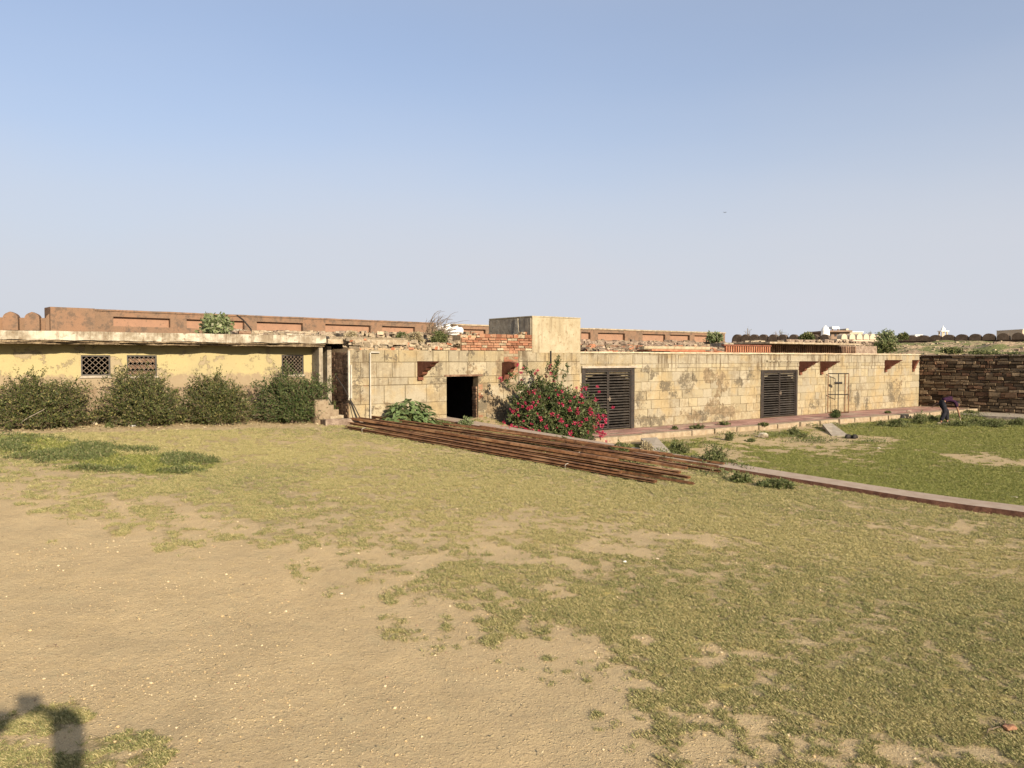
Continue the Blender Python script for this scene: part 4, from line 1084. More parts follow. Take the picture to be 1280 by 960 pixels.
# distant right battlement, its inner face in shade
_p1 = EYE + ray(1272, 424) * 58; _p0 = EYE + ray(942, 424) * 73
R3 = Frame((_p1.x, _p1.y), ang=math.atan2(_p0.y - _p1.y, _p0.x - _p1.x) + PI)
bt = empty("fort_battlement", R3.o, R3.a, "distant shaded battlement with a row of small rounded merlons against the sky", "battlement")
ts = R3.t
zb_ = R3.z(1272, 424.5)
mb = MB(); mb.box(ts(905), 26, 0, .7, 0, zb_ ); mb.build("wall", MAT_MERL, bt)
pos = [921, 931.5, 942, 953.5, 966, 978, 991.5, 1004, 1017, 1030.5, 1110.5, 1124.5, 1138.5, 1153.5, 1169, 1185, 1201.5, 1218.5, 1235.5, 1253.5, 1272, 1291.5, 1312, 1333]
for i, p in enumerate(pos):
    tt_ = ts(p); sp = 1.15
    h = R3.z(p, 417.9 if p < 1050 else 415.8 + (1272 - p) * .027) - zb_
    wd = abs(ts(p + 6) - ts(p - 6)) if i < 12 else abs(ts(p + 7.8) - ts(p - 7.8))
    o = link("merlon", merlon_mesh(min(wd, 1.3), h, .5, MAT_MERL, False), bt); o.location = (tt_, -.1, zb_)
LB = Frame((EYE + ray(1050, 424) * 64), slope=0.45)
lb = empty("fort_battlement", LB.o, LB.a, "short sunlit cream battlement length below the distant flat roofed house", "battlement")
mb = MB(); mb.box(LB.t(1046), LB.t(1112), 0, .6, 0, LB.z(1080, 424.5)); mb.build("wall", MAT_FARW, lb)
zl = LB.z(1080, 424.5)
for p in (1054, 1064, 1073, 1081.5, 1089.5, 1097.5, 1105):
    w_ = abs(LB.t(p + 3.6) - LB.t(p - 3.6)); o = link("merlon", merlon_mesh(w_, LB.z(p, 417.3) - zl, .5, MAT_FARW, False), lb); o.location = (LB.t(p), -.1, zl)

# ================================================================== DARK RUBBLE WALL (right)
S = Frame(W.w(T_W1, 0.0, 0), ang=W.a - PI / 2)               # runs from the wing's corner towards the camera side
sw = empty("rubble_stone_wall", S.o, S.a, "tall dark brown rubble stone wall at right, mostly in shade", "stone wall")
ZS = S.z(1200, 444.6)
S1 = S.t(1290)
mb = MB(); mb.box(0.0, S1 + 12, .06, .8, -.3, ZS - .03); mb.build("wall", m_simple("dark_earth_joint", (0.05, 0.036, 0.026), (0.09, 0.065, 0.045), 9), sw)
blocks(sw, "stone", MAT_RSTONE, 0.02, S1, 0.05, ZS, 0.0, 0.14, 0, 0.34, [], gap=.024, thick=.10, wj=.72, jit=.022, proud=.04, zj=.045, bev=.016, limit=290)
rest = MB()
for (za, zb) in rows_of(.05, ZS, .15, 0, []):
    t = S1
    while t < S1 + 11.5:
        w_ = random.uniform(.15, .5); rest.bbox(t + .01, t + w_ - .01, random.uniform(-.03, .01), .1, za + .01, zb - .01, .02, 0, .012); t += w_
rest.build("stone_courses", MAT_RSTONE, sw, kind='stuff')
cpz = MB(); rough_slab(cpz, -.02, S1 + 12, -.06, .9, ZS, ZS + .05, 200, .04, .012); cpz.build("coping", MAT_RUBBLED, sw)

# earth bank behind it
def m_bank():
    m = M("earth_bank", .95, .05); P = m.pos(); n = m.noise(P, .7, 6, .65); n2 = m.noise(P, 4, 6, .7)
    c = m.mix(m.ramp(n2, .4, .6), (0.42, 0.31, 0.20), (0.26, 0.19, 0.12))
    c = m.mix(m.ramp(n, .44, .56), c, m.mix(n2, (0.10, 0.12, 0.04), (0.2, 0.19, 0.09)))
    m.bump(n2, 1, .1); return m.base(c)
nxb, nyb = 120, 60
tt = np.linspace(-14, 34, nxb); vv = np.linspace(.85, 34, nyb)
TTm, VVm = np.meshgrid(tt, vv)
ZZm = ZS - .05 + sstep(0, 30, VVm) * 1.0 + (fbm(TTm, VVm, .35, 4) - .4) * 1.1 * sstep(0, 6, VVm)
ii = (np.arange(nyb - 1)[:, None] * nxb + np.arange(nxb - 1)[None, :]).ravel()
bm_ = link("earth_bank", fmesh("earth_bank", np.stack([TTm, VVm, ZZm], -1).reshape(-1, 3), np.stack([ii, ii + 1, ii + nxb + 1, ii + nxb], 1), m_bank(), smooth=True))
bm_.location = S.o; bm_.rotation_euler = (0, 0, S.a); tag(bm_, kind='structure')
bk = empty("rubble_heap", S.o, S.a, "pale broken stone scattered on the bank above the dark wall", "rubble")
zbk = lambda t, v: ZS - .05 + float(sstep(0, 30, v)) * 1.0 + (float(fbm(t, v, .35, 4)) - .4) * 1.1 * float(sstep(0, 6, v))
rubble("loose_stones", bk, [MAT_RUBBLE, MAT_RUBBLED], -10, 12, 1.0, 22, zbk, 1100, (.04, .16), lambda: random.choice((0, 0, 1)), flat=.5)

# ================================================================== PLATFORM, RAMPS, PATH
ptr = MB(); ZP = 0.25
def plat_w(t): return 1.72 + 0.045 * max(t, 0)
t0p, t1p = W.t(727) - 1.2, T_W1 + 0.0
n = 40
tl = [t0p + (t1p - t0p) * i / n for i in range(n + 1)]
fl = empty("pavement", W.o, W.a); tag(fl, kind='structure')
mb = MB()
for i in range(n):
    a, b = tl[i], tl[i + 1]; wa, wb_ = plat_w(a), plat_w(b)
    mb.add([(a, -wa, ZP - .02), (b, -wb_, ZP - .02), (b, 0.05, ZP - .02), (a, .05, ZP - .02)], [(0, 1, 2, 3)])
mb.build("bed", MAT_PATHSIDE, fl)
# slabs: rows parallel to the wall
vr = 0.02
for r in range(4):
    t = t0p; wrow = .36
    while t < t1p - .1:
        ww = random.uniform(.55, .8); 
        if t + ww > t1p - .3: ww = t1p - t
        v1 = plat_w(t) * r / 4 * .84 + .01; v2 = plat_w(t) * (r + 1) / 4 * .84
        pm = MB(); pm.bbox(-ww / 2 + .006, ww / 2 - .006, -(v2 - v1) / 2 + .005, (v2 - v1) / 2 - .005, -.03, .0, .004, 0, .002)
        o = pm.build("paving_slab", MAT_PAVER, fl); o.location = (t + ww / 2, -(v1 + v2) / 2, ZP - .001 + random.uniform(-.004, .004)); o.rotation_euler = (0, 0, random.uniform(-.004, .004))
        t += ww
kb = MB()
t = t0p
while t < t1p - .05:
    ww = random.uniform(.9, 1.3); ww = min(ww, t1p - t)
    pm = MB(); v1, v2 = -plat_w(t + ww / 2), -plat_w(t + ww / 2) * .85
    pm.bbox(-ww / 2 + .004, ww / 2 - .004, v1 - .02, v2, -.32, .0, .015, 0, .01)
    o = pm.build("kerb_stone", MAT_KERB, fl); o.location = (t + ww / 2, 0, ZP + .012)
    t += ww
# platform along the foot of the rubble wall
wk = empty("pavement", S.o, S.a); tag(wk, kind='structure')
mb = MB(); rough_slab(mb, -.05, S1 + 12, -2.3, 0.05, -.2, .13, 90, .06, .006); mb.build("walk_slab", MAT_CONC, wk)
mb = MB(); rough_slab(mb, 1.9, S1 + 12, -3.1, -2.1, -.25, .03, 60, .12, .01); mb.build("lower_step", MAT_RUBBLED, wk)

# concrete ramps
def ramp_slab(pts, label):
    lo, hi = pts
    mb = MB(); mb.add([*lo, *hi, *[(p[0], p[1], p[2] - .35) for p in lo], *[(p[0], p[1], p[2] - .35) for p in hi]], [(0, 1, 3, 2), (0, 4, 5, 1), (1, 5, 7, 3), (3, 7, 6, 2), (2, 6, 4, 0)])
    return mb.build("ramp_slab", MAT_CONC, label=label, cat="ramp")
P_ = lambda px, py, z: tuple(EYE + ray(px, py) * ((z - 2.5) / ray(px, py).z))
ramp_slab(([P_(813, 568.5, .22), P_(842, 568.5, .16)], [P_(801, 547.5, .262), P_(821, 546.5, .262)]), "sloping grey concrete slab between platform and path, beside the pink flowering bush")
ramp_slab(([P_(1040, 544.5, .03), P_(1062, 545, .03)], [P_(1028, 530, .262), P_(1040, 529, .262)]), "small grey concrete ramp at the platform edge near the open iron frame")

# the narrow path running down to the right
ln = np.linalg.norm(PATH_B - PATH_A)
A0 = Vector((*(PATH_A + _pd * -1.4), 0)); nseg = 90; total = 24.0
for nm, vo, mt in (("path", (-.30, .26), MAT_PATH),):
    mb = MB(); vs = []; fs = []
    for i in range(nseg + 1):
        s_ = total * i / nseg; c = A0 + Vector((*_pd, 0)) * s_
        z = float(ground_h(c.x, c.y)); zt_ = z + .07 + .035 * float(sstep(8, 14, s_))
        for (qq, zz) in ((vo[0] - .02 + random.uniform(-.01, .01), z - .25), (vo[0] + random.uniform(-.008, .008), zt_), (vo[1], zt_ + .004), (vo[1] + .02, z - .25)):
            p = c + Vector((_pn[0], _pn[1], 0)) * qq; vs.append((p.x, p.y, zz))
    for i in range(nseg):
        for a in range(3):
            mb.m.append(1 if a == 0 else 0); mb.f.append((4 * i + a, 4 * i + 4 + a, 4 * i + 5 + a, 4 * i + 1 + a))
    mb.v = vs
    o = mb.build("path", [MAT_PATH, MAT_PATHSIDE]); tag(o, kind='structure')
# ------------------------------------------------------------------ foliage
def unit(a): return a / (np.linalg.norm(a, axis=-1, keepdims=True) + 1e-9)
def leaves_mesh(name, P, D, l, w, mats, midx=None, fold=0.0):
    n = len(P); R = rng.normal(size=(n, 3)); S_ = unit(np.cross(D, R))
    l = np.asarray(l).reshape(-1, 1) * np.ones((n, 1)); w = np.asarray(w).reshape(-1, 1) * np.ones((n, 1))
    V = np.stack([P, P + D * l * .5 + S_ * w, P + D * l, P + D * l * .5 - S_ * w], 1).reshape(-1, 3)
    F = np.arange(4 * n).reshape(n, 4)
    return fmesh(name, V, F, mats, midx)
def curves(n, base_r, tgt, base=(0, 0, 0), sag=0.0, seg=6):
    """n stems from near the base to target points; returns (n, seg+1, 3)"""
    a = rng.random(n) * 2 * PI; r = base_r * np.sqrt(rng.random(n))
    p0 = np.stack([r * np.cos(a), r * np.sin(a), np.zeros(n)], 1) + np.array(base)
    mid = (p0 * .55 + tgt * .45); mid[:, 2] += (0.22 + sag) * np.linalg.norm(tgt - p0, axis=1); mid += rng.normal(0, .05, (n, 3))
    s = np.linspace(0, 1, seg + 1)[None, :, None]
    return (1 - s) ** 2 * p0[:, None] + 2 * s * (1 - s) * mid[:, None] + s * s * tgt[:, None]
def stems_mesh(name, Cv, r0, mat, r1=None):
    """thin three sided tapering tubes along curves"""
    n, k, _ = Cv.shape; r1 = r0 * .35 if r1 is None else r1
    T = unit(np.gradient(Cv, axis=1)); A = unit(np.cross(T, np.array([0.3, 0.2, 1.0]))); B = np.cross(T, A)
    rr = np.linspace(r0, r1, k)[None, :, None]
    rings = [Cv + rr * (A * math.cos(t) + B * math.sin(t)) for t in (0, 2.094, 4.189)]
    V = np.stack(rings, 2).reshape(-1, 3)
    idx = np.arange(n * k).reshape(n, k)[:, :-1].ravel() * 3
    F = np.concatenate([np.stack([idx + a, idx + (a + 1) % 3, idx + 3 + (a + 1) % 3, idx + 3 + a], 1) for a in range(3)])
    return fmesh(name, V, F, mat)
def shell(n, rx, ry, h, zmin=0.1, power=0.5, lump=0.25, z0=0.0, box=1.0):
    d = unit(rng.normal(size=(n, 3))); d[:, 2] = np.abs(d[:, 2]) * 1.0
    d = d * (np.abs(d).max(axis=1, keepdims=True) ** (box - 1)) if box != 1.0 else d
    z = d[:, 2]
    lumpf = 1 + lump * (fbm(np.arctan2(d[:, 1], d[:, 0]) * 1.6 + rx * 9, z * 3 + ry * 5, 1.3, 3) - .5) * 2
    rad = rng.random(n) ** power * lumpf
    P = np.stack([d[:, 0] * rx * rad, d[:, 1] * ry * rad, z0 + zmin * h + (h * (1 - zmin)) * z * rad], 1)
    return P
def twigs(Cv, per, length, lo=0.35, up=0.3, out=0.5):
    """side twigs along stems -> start, direction, length"""
    n, k, _ = Cv.shape
    t = lo + (1 - lo) * rng.random((n, per)) ** .8; f = t * (k - 1); i = np.minimum(f.astype(int), k - 2); fr = (f - i)[..., None]
    ar = np.arange(n)[:, None]
    P = Cv[ar, i] * (1 - fr) + Cv[ar, i + 1] * fr
    T = unit(Cv[ar, i + 1] - Cv[ar, i])
    D = unit(T * out + rng.normal(size=P.shape) * .75 + np.array([0, 0, up]))
    L_ = length * (0.4 + .9 * rng.random((n, per)))
    return P.reshape(-1, 3), D.reshape(-1, 3), L_.ravel()
def leafy(P, D, L_, per, droop=0.0, spread=.9):
    n = len(P); s = (np.arange(per) + rng.random((n, per))) / per
    Q = P[:, None] + D[:, None] * (L_[:, None] * s)[..., None]; Q[..., 2] -= droop * s ** 2 * L_[:, None]
    E = unit(D[:, None] * .7 + rng.normal(size=Q.shape) * spread)
    return Q.reshape(-1, 3), E.reshape(-1, 3)
def twig_curves(P, D, L_): return np.stack([P, P + D * (L_ * .5)[:, None], P + D * L_[:, None]], 1)

def shrub(label, loc, rx, ry, h, mat, nst, per, lper, tl, ll, lw, cat="bush", group=None, rz=0.0, up=.3, droop=0.0, lump=.3, power=.4, name="bush", zmin=.08, sag=0.0, stem_r=.008, spread=.9, stemmat=None, box=1.0):
    o = empty(name, loc, rz, label, cat, group)
    T = shell(nst, rx, ry, h, zmin, power, lump, box=box)
    Cv = curves(nst, min(rx, ry) * .35, T, sag=sag)
    P, D, L_ = twigs(Cv, per, tl, up=up)
    Q, E = leafy(P, D, L_, lper, droop, spread)
    link("foliage", leaves_mesh("foliage", Q, E, ll * (.6 + .8 * rng.random(len(Q))), lw * (.6 + .8 * rng.random(len(Q))), mat), o)
    st_ = stems_mesh("stems", Cv, stem_r, stemmat or MAT_DRY); link("stems", st_, o)
    link("twigs", stems_mesh("twigs", twig_curves(P, D, L_), stem_r * .3, stemmat or MAT_DRY), o)
    return o, Cv

def gpz(px, py): p = gp(px, py); return (p.x, p.y, float(ground_h(p.x, p.y)))
# four thorny bushes in front of the yellow wing
LA = L.a
bushes = [(46, 533, 1.07, .6, .95, LEAF_BUSH, "wide dark thorny bush at the far left below the mesh window", 0.0, -.02),
          (176, 529, .87, .55, 1.12, LEAF_BUSH, "tall olive thorny bush in front of the second mesh window", 0.0, 0),
          (270, 525, .79, .5, 1.02, LEAF_BUSH, "olive green thorny bush between the two largest bushes on the strip", 0.0, 0),
          (366, 521, 1.02, .62, 1.18, LEAF_BUSH2, "dense dark green rounded bush beside the stone steps", 0.0, 0)]
for px, py, rx, ry, h, mt, lab, a, b in bushes:
    c = L.w(L.t(px, -.85), -.85, 0)
    z = float(ground_h(c.x, c.y))
    s, Cv = shrub(lab, (c.x, c.y, z - .03), rx, ry, h, mt, 430, 12, 9, .2, .048, .0105, group="thorny bushes along the yellow wing", rz=LA, up=.4, power=.33, lump=.5, spread=.9, zmin=.1, box=.8)
    # upright whips breaking the outline
    T = shell(44, rx * .98, ry * .8, h * 1.06, .3, .1, .3); T[:, 2] += rng.random(44) ** 2 * .22
    Cw = curves(44, .3, T); P, D, L_ = twigs(Cw, 7, .13, lo=.55, up=.9); Q, E = leafy(P, D, L_, 9)
    link("whip_leaves", leaves_mesh("whip_leaves", Q, E, .034, .007, mt), s); link("whips", stems_mesh("whips", Cw, .006, MAT_DRY), s)
# lower left whitish stick against the first bush
a = Vector(gpz(16, 536)); b_ = EYE + ray(55, 512) * (a.y * .985)
mb = MB(); mb.tube([tuple(a + Vector((0, 0, .02))), tuple((a + b_) / 2 + Vector((0, 0, .03))), tuple(b_)], [.011, .009, .006], 6)
mb.build("dry_branch", MAT_CONC, label="thin bleached stick leaning on the foot of the far left bush", cat="branch")

# bougainvillea
bc = C.w(C.t(690, -1.05), -1.05, 0); bz = 0.12
bo, Cv = shrub("big bougainvillea bush with magenta flowers in front of the tower", (bc.x, bc.y, bz), 1.42, .85, 1.62, LEAF_BOUG, 1500, 12, 8, .2, .062, .021, rz=C.a, power=.25, lump=.26, box=.75, name="bougainvillea", stem_r=.012, zmin=.03, spread=1.0, up=.2)
Tl = []
for (px, py) in ((627, 478), (636, 470), (645, 484), (664, 462), (656, 458), (684, 452), (696, 445), (712, 458), (741, 505), (758, 515), (652, 480), (672, 470), (755, 545), (690, 462), (700, 450), (636, 520), (735, 480)):
    t_, z_, k = C.hit(px, py, -1.25); q = EYE + ray(px, py) * k - Vector((bc.x, bc.y, bz)); q = Matrix.Rotation(-C.a, 3, 'Z') @ q; Tl += [q + Vector(rng.normal(0, .035, 3)) for _ in range(2)]
Tl = np.array([tuple(q) for q in Tl]); Cw = curves(len(Tl), .5, Tl, sag=.1)
P, D, L_ = twigs(Cw, 9, .12, lo=.5, up=.2); Q, E = leafy(P, D, L_, 8)
link("shoot_leaves", leaves_mesh("shoot_leaves", Q, E, .055, .018, LEAF_BOUG), bo); link("shoots", stems_mesh("shoots", Cw, .007, MAT_DRY), bo)
FC = []
for k in range(5):
    n = 26; d = unit(rng.normal(size=(n, 3))); FC.append(leaves_mesh("flower_cluster", d * .045 * rng.random((n, 1)), unit(d + rng.normal(size=(n, 3)) * .5), .05, .021, LEAF_PINK))
fpx = [(655, 461), (651, 466), (669, 467), (672, 463), (686, 462), (690, 466), (694, 470), (683, 470), (692, 476), (688, 458), (661, 490), (668, 489), (626, 474), (653, 508), (660, 511), (663, 509), (641, 513), (672, 517), (690, 518), (697, 520), (702, 526), (676, 524), (640, 534), (645, 535), (674, 539), (677, 543), (683, 534), (713, 541), (718, 529), (722, 511), (727, 494), (732, 485), (728, 504), (739, 516), (742, 521), (748, 520), (750, 524), (738, 513), (747, 529), (752, 532), (744, 534), (755, 520), (757, 526), (753, 541), (756, 543), (751, 546), (758, 552), (748, 540), (733, 524), (722, 516), (745, 500), (766, 509), (703, 505), (712, 512), (665, 530), (630, 528), (708, 532), (735, 540), (695, 545), (716, 548), (747, 483), (749, 490), (647, 456), (652, 475)]
for i, (px, py) in enumerate(fpx):
    # where the line of sight meets the outer shell of the bush
    Rm = Matrix.Rotation(-C.a, 3, 'Z'); e = Rm @ (EYE - Vector((bc.x, bc.y, bz + .1))); d = Rm @ ray(px, py); S3 = Vector((1 / 1.6, 1 / 1.02, 1 / 1.74))
    e_ = Vector((e.x * S3.x, e.y * S3.y, e.z * S3.z)); d_ = Vector((d.x * S3.x, d.y * S3.y, d.z * S3.z)); A_ = d_.dot(d_); B_ = e_.dot(d_); D_ = B_ * B_ - A_ * (e_.dot(e_) - 1)
    kk = (-B_ - math.sqrt(D_)) / A_ if D_ > 0 else -B_ / A_
    q = e + d * kk + Vector((0, 0, .1))
    o = link("flower_cluster", FC[i % 5], bo); o.location = q; s = random.uniform(.6, 1.25); o.scale = (s, s, s * .8); o.rotation_euler = (random.uniform(0, 6), random.uniform(0, 6), random.uniform(0, 6))

for i in range(46):
    a, b = random.uniform(PI * 1.02, PI * 1.98), random.uniform(.1, 1.3); q = Vector((1.5 * math.cos(a) * math.cos(b * .8), .95 * math.sin(a) * math.cos(b * .6), .15 + 1.5 * math.sin(b)))
    o = link("flower_cluster", FC[i % 5], bo); o.location = q; s = random.uniform(.3, .7); o.scale = (s, s, s); o.rotation_euler = (random.uniform(0, 6), random.uniform(0, 6), 0)

_np = 260; _pt = C.t(690, -1.9) + rng.normal(0, 1.0, _np); _pv = -1.9 + rng.normal(0, .25, _np); _px = C.o.x + C.u.x * _pt + C.v.x * _pv; _py = C.o.y + C.u.y * _pt + C.v.y * _pv
_pp = np.stack([_px, _py, ground_h(_px, _py) + .085], 1); _pq = rng.normal(size=_pp.shape); _pq[:, 2] *= .2
tag(link("fallen_petals", leaves_mesh("fallen_petals", _pp, unit(_pq), .035, .012, LEAF_PINK)), "fallen magenta petals on the path below the flowering bush", "petals", kind='stuff')

# broad leafed plant by the doorway: each leaf its own piece
lc = C.w(C.t(512, -.6), -.6, 0); lz = float(ground_h(lc.x, lc.y))
lo_ = empty("broad_leaf_plant", (lc.x, lc.y, lz), C.a, "low mound of large heart shaped green leaves beside the rusty steel and dark doorway", "plant")
LM = []
for k in range(4):
    s = .058 + .012 * k; vs = [(0, 0, 0), (-.55 * s, -.25 * s, .06 * s), (-.85 * s, .35 * s, .0), (-.6 * s, 1.0 * s, -.08 * s), (0, 1.8 * s, -.32 * s), (.6 * s, 1.0 * s, -.08 * s), (.85 * s, .35 * s, 0), (.55 * s, -.25 * s, .06 * s), (0, .5 * s, -.10 * s)]
    LM.append(fmesh("leaf", vs, [(0, 1, 2), (0, 2, 8), (2, 3, 8), (3, 4, 8), (8, 4, 5), (8, 5, 6), (8, 6, 0), (0, 6, 7)], LEAF_BROAD, smooth=True))
nl = 280; T = shell(nl, .68, .45, .62, .12, .12, .15)
T = np.concatenate([T, shell(70, .60, .45, .5, .05, .5, .15)])
for p in T:
    o = link("leaf", LM[rng.integers(4)], lo_); o.location = p; out = Vector((p[0] * 1.0, p[1] * 1.3, .15)).normalized()
    o.rotation_euler = (random.uniform(-.5, .3), random.uniform(-.35, .35), math.atan2(out.y, out.x) - PI / 2 + random.uniform(-.6, .6))
    o.rotation_euler.x -= .25
link("stems", stems_mesh("stems", curves(len(T), .2, T), .006, LEAF_WEED), lo_)

# ------------------------------------------------------------------ weeds: separate clumps
def weed(label, px, py, w, h, mat=LEAF_WEED, n=40, ll=.05, lw=.010, cat="weed", zadd=0.0, up=.6, group=None, base=None, leafn=6, name="weed_clump"):
    if base is None:
        p = gp(px, py); z = float(ground_h(p.x, p.y)) + zadd
        if zadd: 
            d = ray(px, py); p = EYE + d * ((zadd - 2.5) / d.z); z = zadd
        loc = (p.x, p.y, z)
    else: loc = base
    sc_ = loc[1] / FPX
    return shrub(label, loc, w * sc_ / 2 * .85, w * sc_ / 2 * .6, h * sc_ * .78, mat, n, 5, leafn, h * sc_ * .22, ll, lw, cat=cat, group=group, name=name, up=up, power=.4, lump=.4, zmin=.05, stem_r=.005, stemmat=mat)[0]
WD = [
 ("green weed clump at the foot of the grey ramp slab near the platform", 848, 567, 40, 18, LEAF_WEED, 90),
 ("spiky thistle with pale leaves growing by the right end of the steel pile", 893, 582, 52, 34, LEAF_WEED, 60),
 ("dry brown weed tuft left of the grey ramp slab", 808, 567, 18, 20, LEAF_DRYW, 40),
 ("short green weeds between the pink flowers and the ramp slab", 778, 567, 34, 16, LEAF_WEED, 60),
 ("weed tuft against the kerb below the stained wall patch", 912, 551, 15, 13, LEAF_WEED, 40),
 ("leafy weed tuft against the kerb in front of the second gate", 992, 544, 20, 12, LEAF_WEED, 50),
 ("low sprawling weed left of the small concrete ramp", 1003, 547, 18, 6, LEAF_WEED, 40),
 ("low green sprigs on the earth beside a whitish stone", 938, 552, 18, 4, LEAF_WEED, 30),
 ("dark weeds growing along the near edge of the narrow path", 972, 610, 60, 13, LEAF_WEED, 110),
 ("small weeds where the narrow path meets the steel pile", 925, 603, 34, 12, LEAF_WEED, 60),
 ("round weed tuft at the kerb left of the stooping person", 1102, 533, 13, 9, LEAF_WEED, 40),
 ("leafy weeds just left of the stooping person", 1121, 534, 26, 14, LEAF_WEED, 70),
 ("tall weeds at the feet of the stooping person", 1150, 530, 24, 18, LEAF_WEED, 90),
 ("weeds right behind the stooping person's feet", 1168, 526, 24, 8, LEAF_WEED, 70),
 ("low weeds in front of the stooping person's hand", 1198, 533, 34, 9, LEAF_WEED, 70),
 ("weeds along the shaded step right of the stooping person", 1222, 531, 34, 10, LEAF_WEED, 80),
 ("dense green weeds below the dark wall near the photo's right edge", 1246, 534, 36, 12, LEAF_WEED, 80),
 ("last weeds at the photo's right edge below the dark wall", 1272, 532, 30, 12, LEAF_WEED, 70),
 ("weeds lining the upper edge of the shaded step", 1210, 517, 40, 5, LEAF_WEED, 60),
 ("small weeds on the far walk at the foot of the dark wall", 1257, 517, 26, 4, LEAF_WEED, 40),
 ("pale flowering weed in front of the dark doorway", 583, 533, 24, 14, LEAF_PALE, 70),
 ("green ground weeds between the broad leafed plant and the doorway", 553, 533, 34, 8, LEAF_WEED, 80),
 ("yellowish weeds growing between the steel bars", 538, 537, 22, 5, LEAF_WEED, 50),
 ("thin weeds at the foot of the white drain pipe", 467, 525, 12, 16, LEAF_WEED, 26),
 ("low weeds beside the path under the pink flowering bush", 700, 553, 26, 6, LEAF_WEED, 40),
 ("tiny dark weed in the lawn at left near the bushes", 137, 535, 12, 4, LEAF_WEED, 26),
 ("flat green weed on the dirt strip before the far left bush", 92, 571, 16, 4, LEAF_WEED, 26),
]
for lab, px, py, w, h, mt, n in WD: weed(lab, px, py, w, h, mt, n)
for lab, px, py, w, h in (("green weed growing in a joint of the pink paving near the first gate", 843, 536.5, 10, 4), ("longest green weed line on the pink paving under the stained patch", 873, 536, 26, 6), ("weed on the pink paving at the wall foot left of the second gate", 905, 531, 18, 4), ("sparse dead weed on the pink paving before the second gate", 955, 531.5, 20, 2.5), ("weed at the far end of the pink paving", 1110, 516.5, 10, 3)):
    weed(lab, px, py, w, h, LEAF_WEED, 36, zadd=.26)

# low sprawling weeds that cover part of the lawn at left, and the strip below the dark wall
def cover_patch(name, label, blobs_, n, ll, lw, hmax, mat):
    P = []
    for (cx, cy, rx, ry) in blobs_:
        k = int(n * rx * ry / sum(b[2] * b[3] for b in blobs_)); a = rng.random(k * 3) * 2 * PI; r = np.sqrt(rng.random(k * 3)) * 1.15
        x = cx + rx * r * np.cos(a); y = cy + ry * r * np.sin(a); m_ = fbm(x, y, 2.2, 4)
        ok = rng.random(k * 3) < sstep(.40, .62, m_ + (1 - r) * .12); x, y, m_ = x[ok][:k], y[ok][:k], m_[ok][:k]
        P.append(np.stack([x, y, ground_h(x, y) + rng.random(len(x)) * hmax * sstep(.38, .7, m_)], 1))
    P = np.concatenate(P); D = unit(rng.normal(size=P.shape) * .8 + np.array([0, 0, .6]))
    return tag(link(name, leaves_mesh(name, P, D, ll * (.6 + .8 * rng.random(len(P))), lw * (.6 + .8 * rng.random(len(P))), mat)), label, "weeds", kind='stuff')
cover_patch("ground_weeds", "dark green sprawling weeds in the lawn at far left before the bushes", _lush[:4], 30000, .04, .006, .09, LEAF_WEED)
cover_patch("ground_weeds", "sprawling weeds and sprigs among the bare ground below the dark wall", [blob(1225, 528, 75, 6), blob(1140, 532, 40, 3), blob(960, 545, 60, 2.5), blob(1060, 533, 50, 2), blob(860, 556, 40, 3), blob(1040, 552, 60, 3), blob(880, 577, 50, 4), blob(1250, 520, 60, 4), blob(1190, 524, 60, 4)], 16000, .06, .01, .12, LEAF_WEED)

# dead leaves and twig bits under the bushes and over the turf
_n = 5200; _t = rng.uniform(-13, .5, _n); _v = -np.abs(rng.normal(.3, .75, _n)) - .05; _x = L.o.x + L.u.x * _t + L.v.x * _v; _y = L.o.y + L.u.y * _t + L.v.y * _v
_n2 = 2200; _y2 = 4 + 16 * rng.random(_n2); _x2 = (rng.random(_n2) * 2 - 1) * _y2 * .68
_x = np.concatenate([_x, _x2]); _y = np.concatenate([_y, _y2]); _P = np.stack([_x, _y, ground_h(_x, _y) + .012 + .01 * rng.random(len(_x))], 1)
_D = rng.normal(size=_P.shape); _D[:, 2] *= .25; _ll = np.where(np.arange(len(_x)) < _n, .055, .022) * (.5 + rng.random(len(_x)))
tag(link("leaf_litter", leaves_mesh("leaf_litter", _P, unit(_D), _ll, _ll * .22, LEAF_DRYW)), "dry leaf litter and twig bits on the earth under the thorny bushes", "leaf litter", kind='stuff')

# plants on the roofs
def roofplant(lab, fr, px, py, v, w, h, mat, n, ll, lw, **k):
    t, z, kk = fr.hit(px, py, v); p = EYE + ray(px, py) * kk; return weed(lab, 0, 0, w, h * 1.2, mat, n, ll, lw, base=tuple(p), **k)
roofplant("pale broad leaved milkweed bush on the yellow wing roof", L, 270, 417, 2.0, 50, 26, LEAF_PALE, 130, .10, .034, leafn=3, cat="plant", name="milkweed_bush")
roofplant("single tall milkweed stem above the pale bush", L, 267, 410, 2.1, 8, 24, LEAF_PALE, 8, .09, .03, leafn=3, cat="plant", name="milkweed_bush")
roofplant("small bright green bush on the block roof under the dry branches", C, 549, 428, 1.4, 24, 15, LEAF_WEED, 130, .05, .009, cat="plant", name="small_bush")
roofplant("grey dry succulent clump on the block roof", C, 516, 432, 1.2, 34, 16, LEAF_DRYW, 90, .08, .016, cat="plant", name="dry_plant")
roofplant("low olive weeds on the block roof left of the dry clump", C, 503, 424, 1.8, 20, 9, LEAF_WEED, 60, .05, .01, cat="plant", name="small_bush")
roofplant("pale weeds on the block roof above the wall head", C, 440, 424, 2.4, 26, 9, LEAF_DRYW, 60, .05, .01, cat="plant", name="dry_plant")
roofplant("pale green bush at the right end of the fort parapet", W, 893, 427, 5.0, 30, 10, LEAF_PALE, 90, .13, .03, leafn=4, cat="plant", name="milkweed_bush")
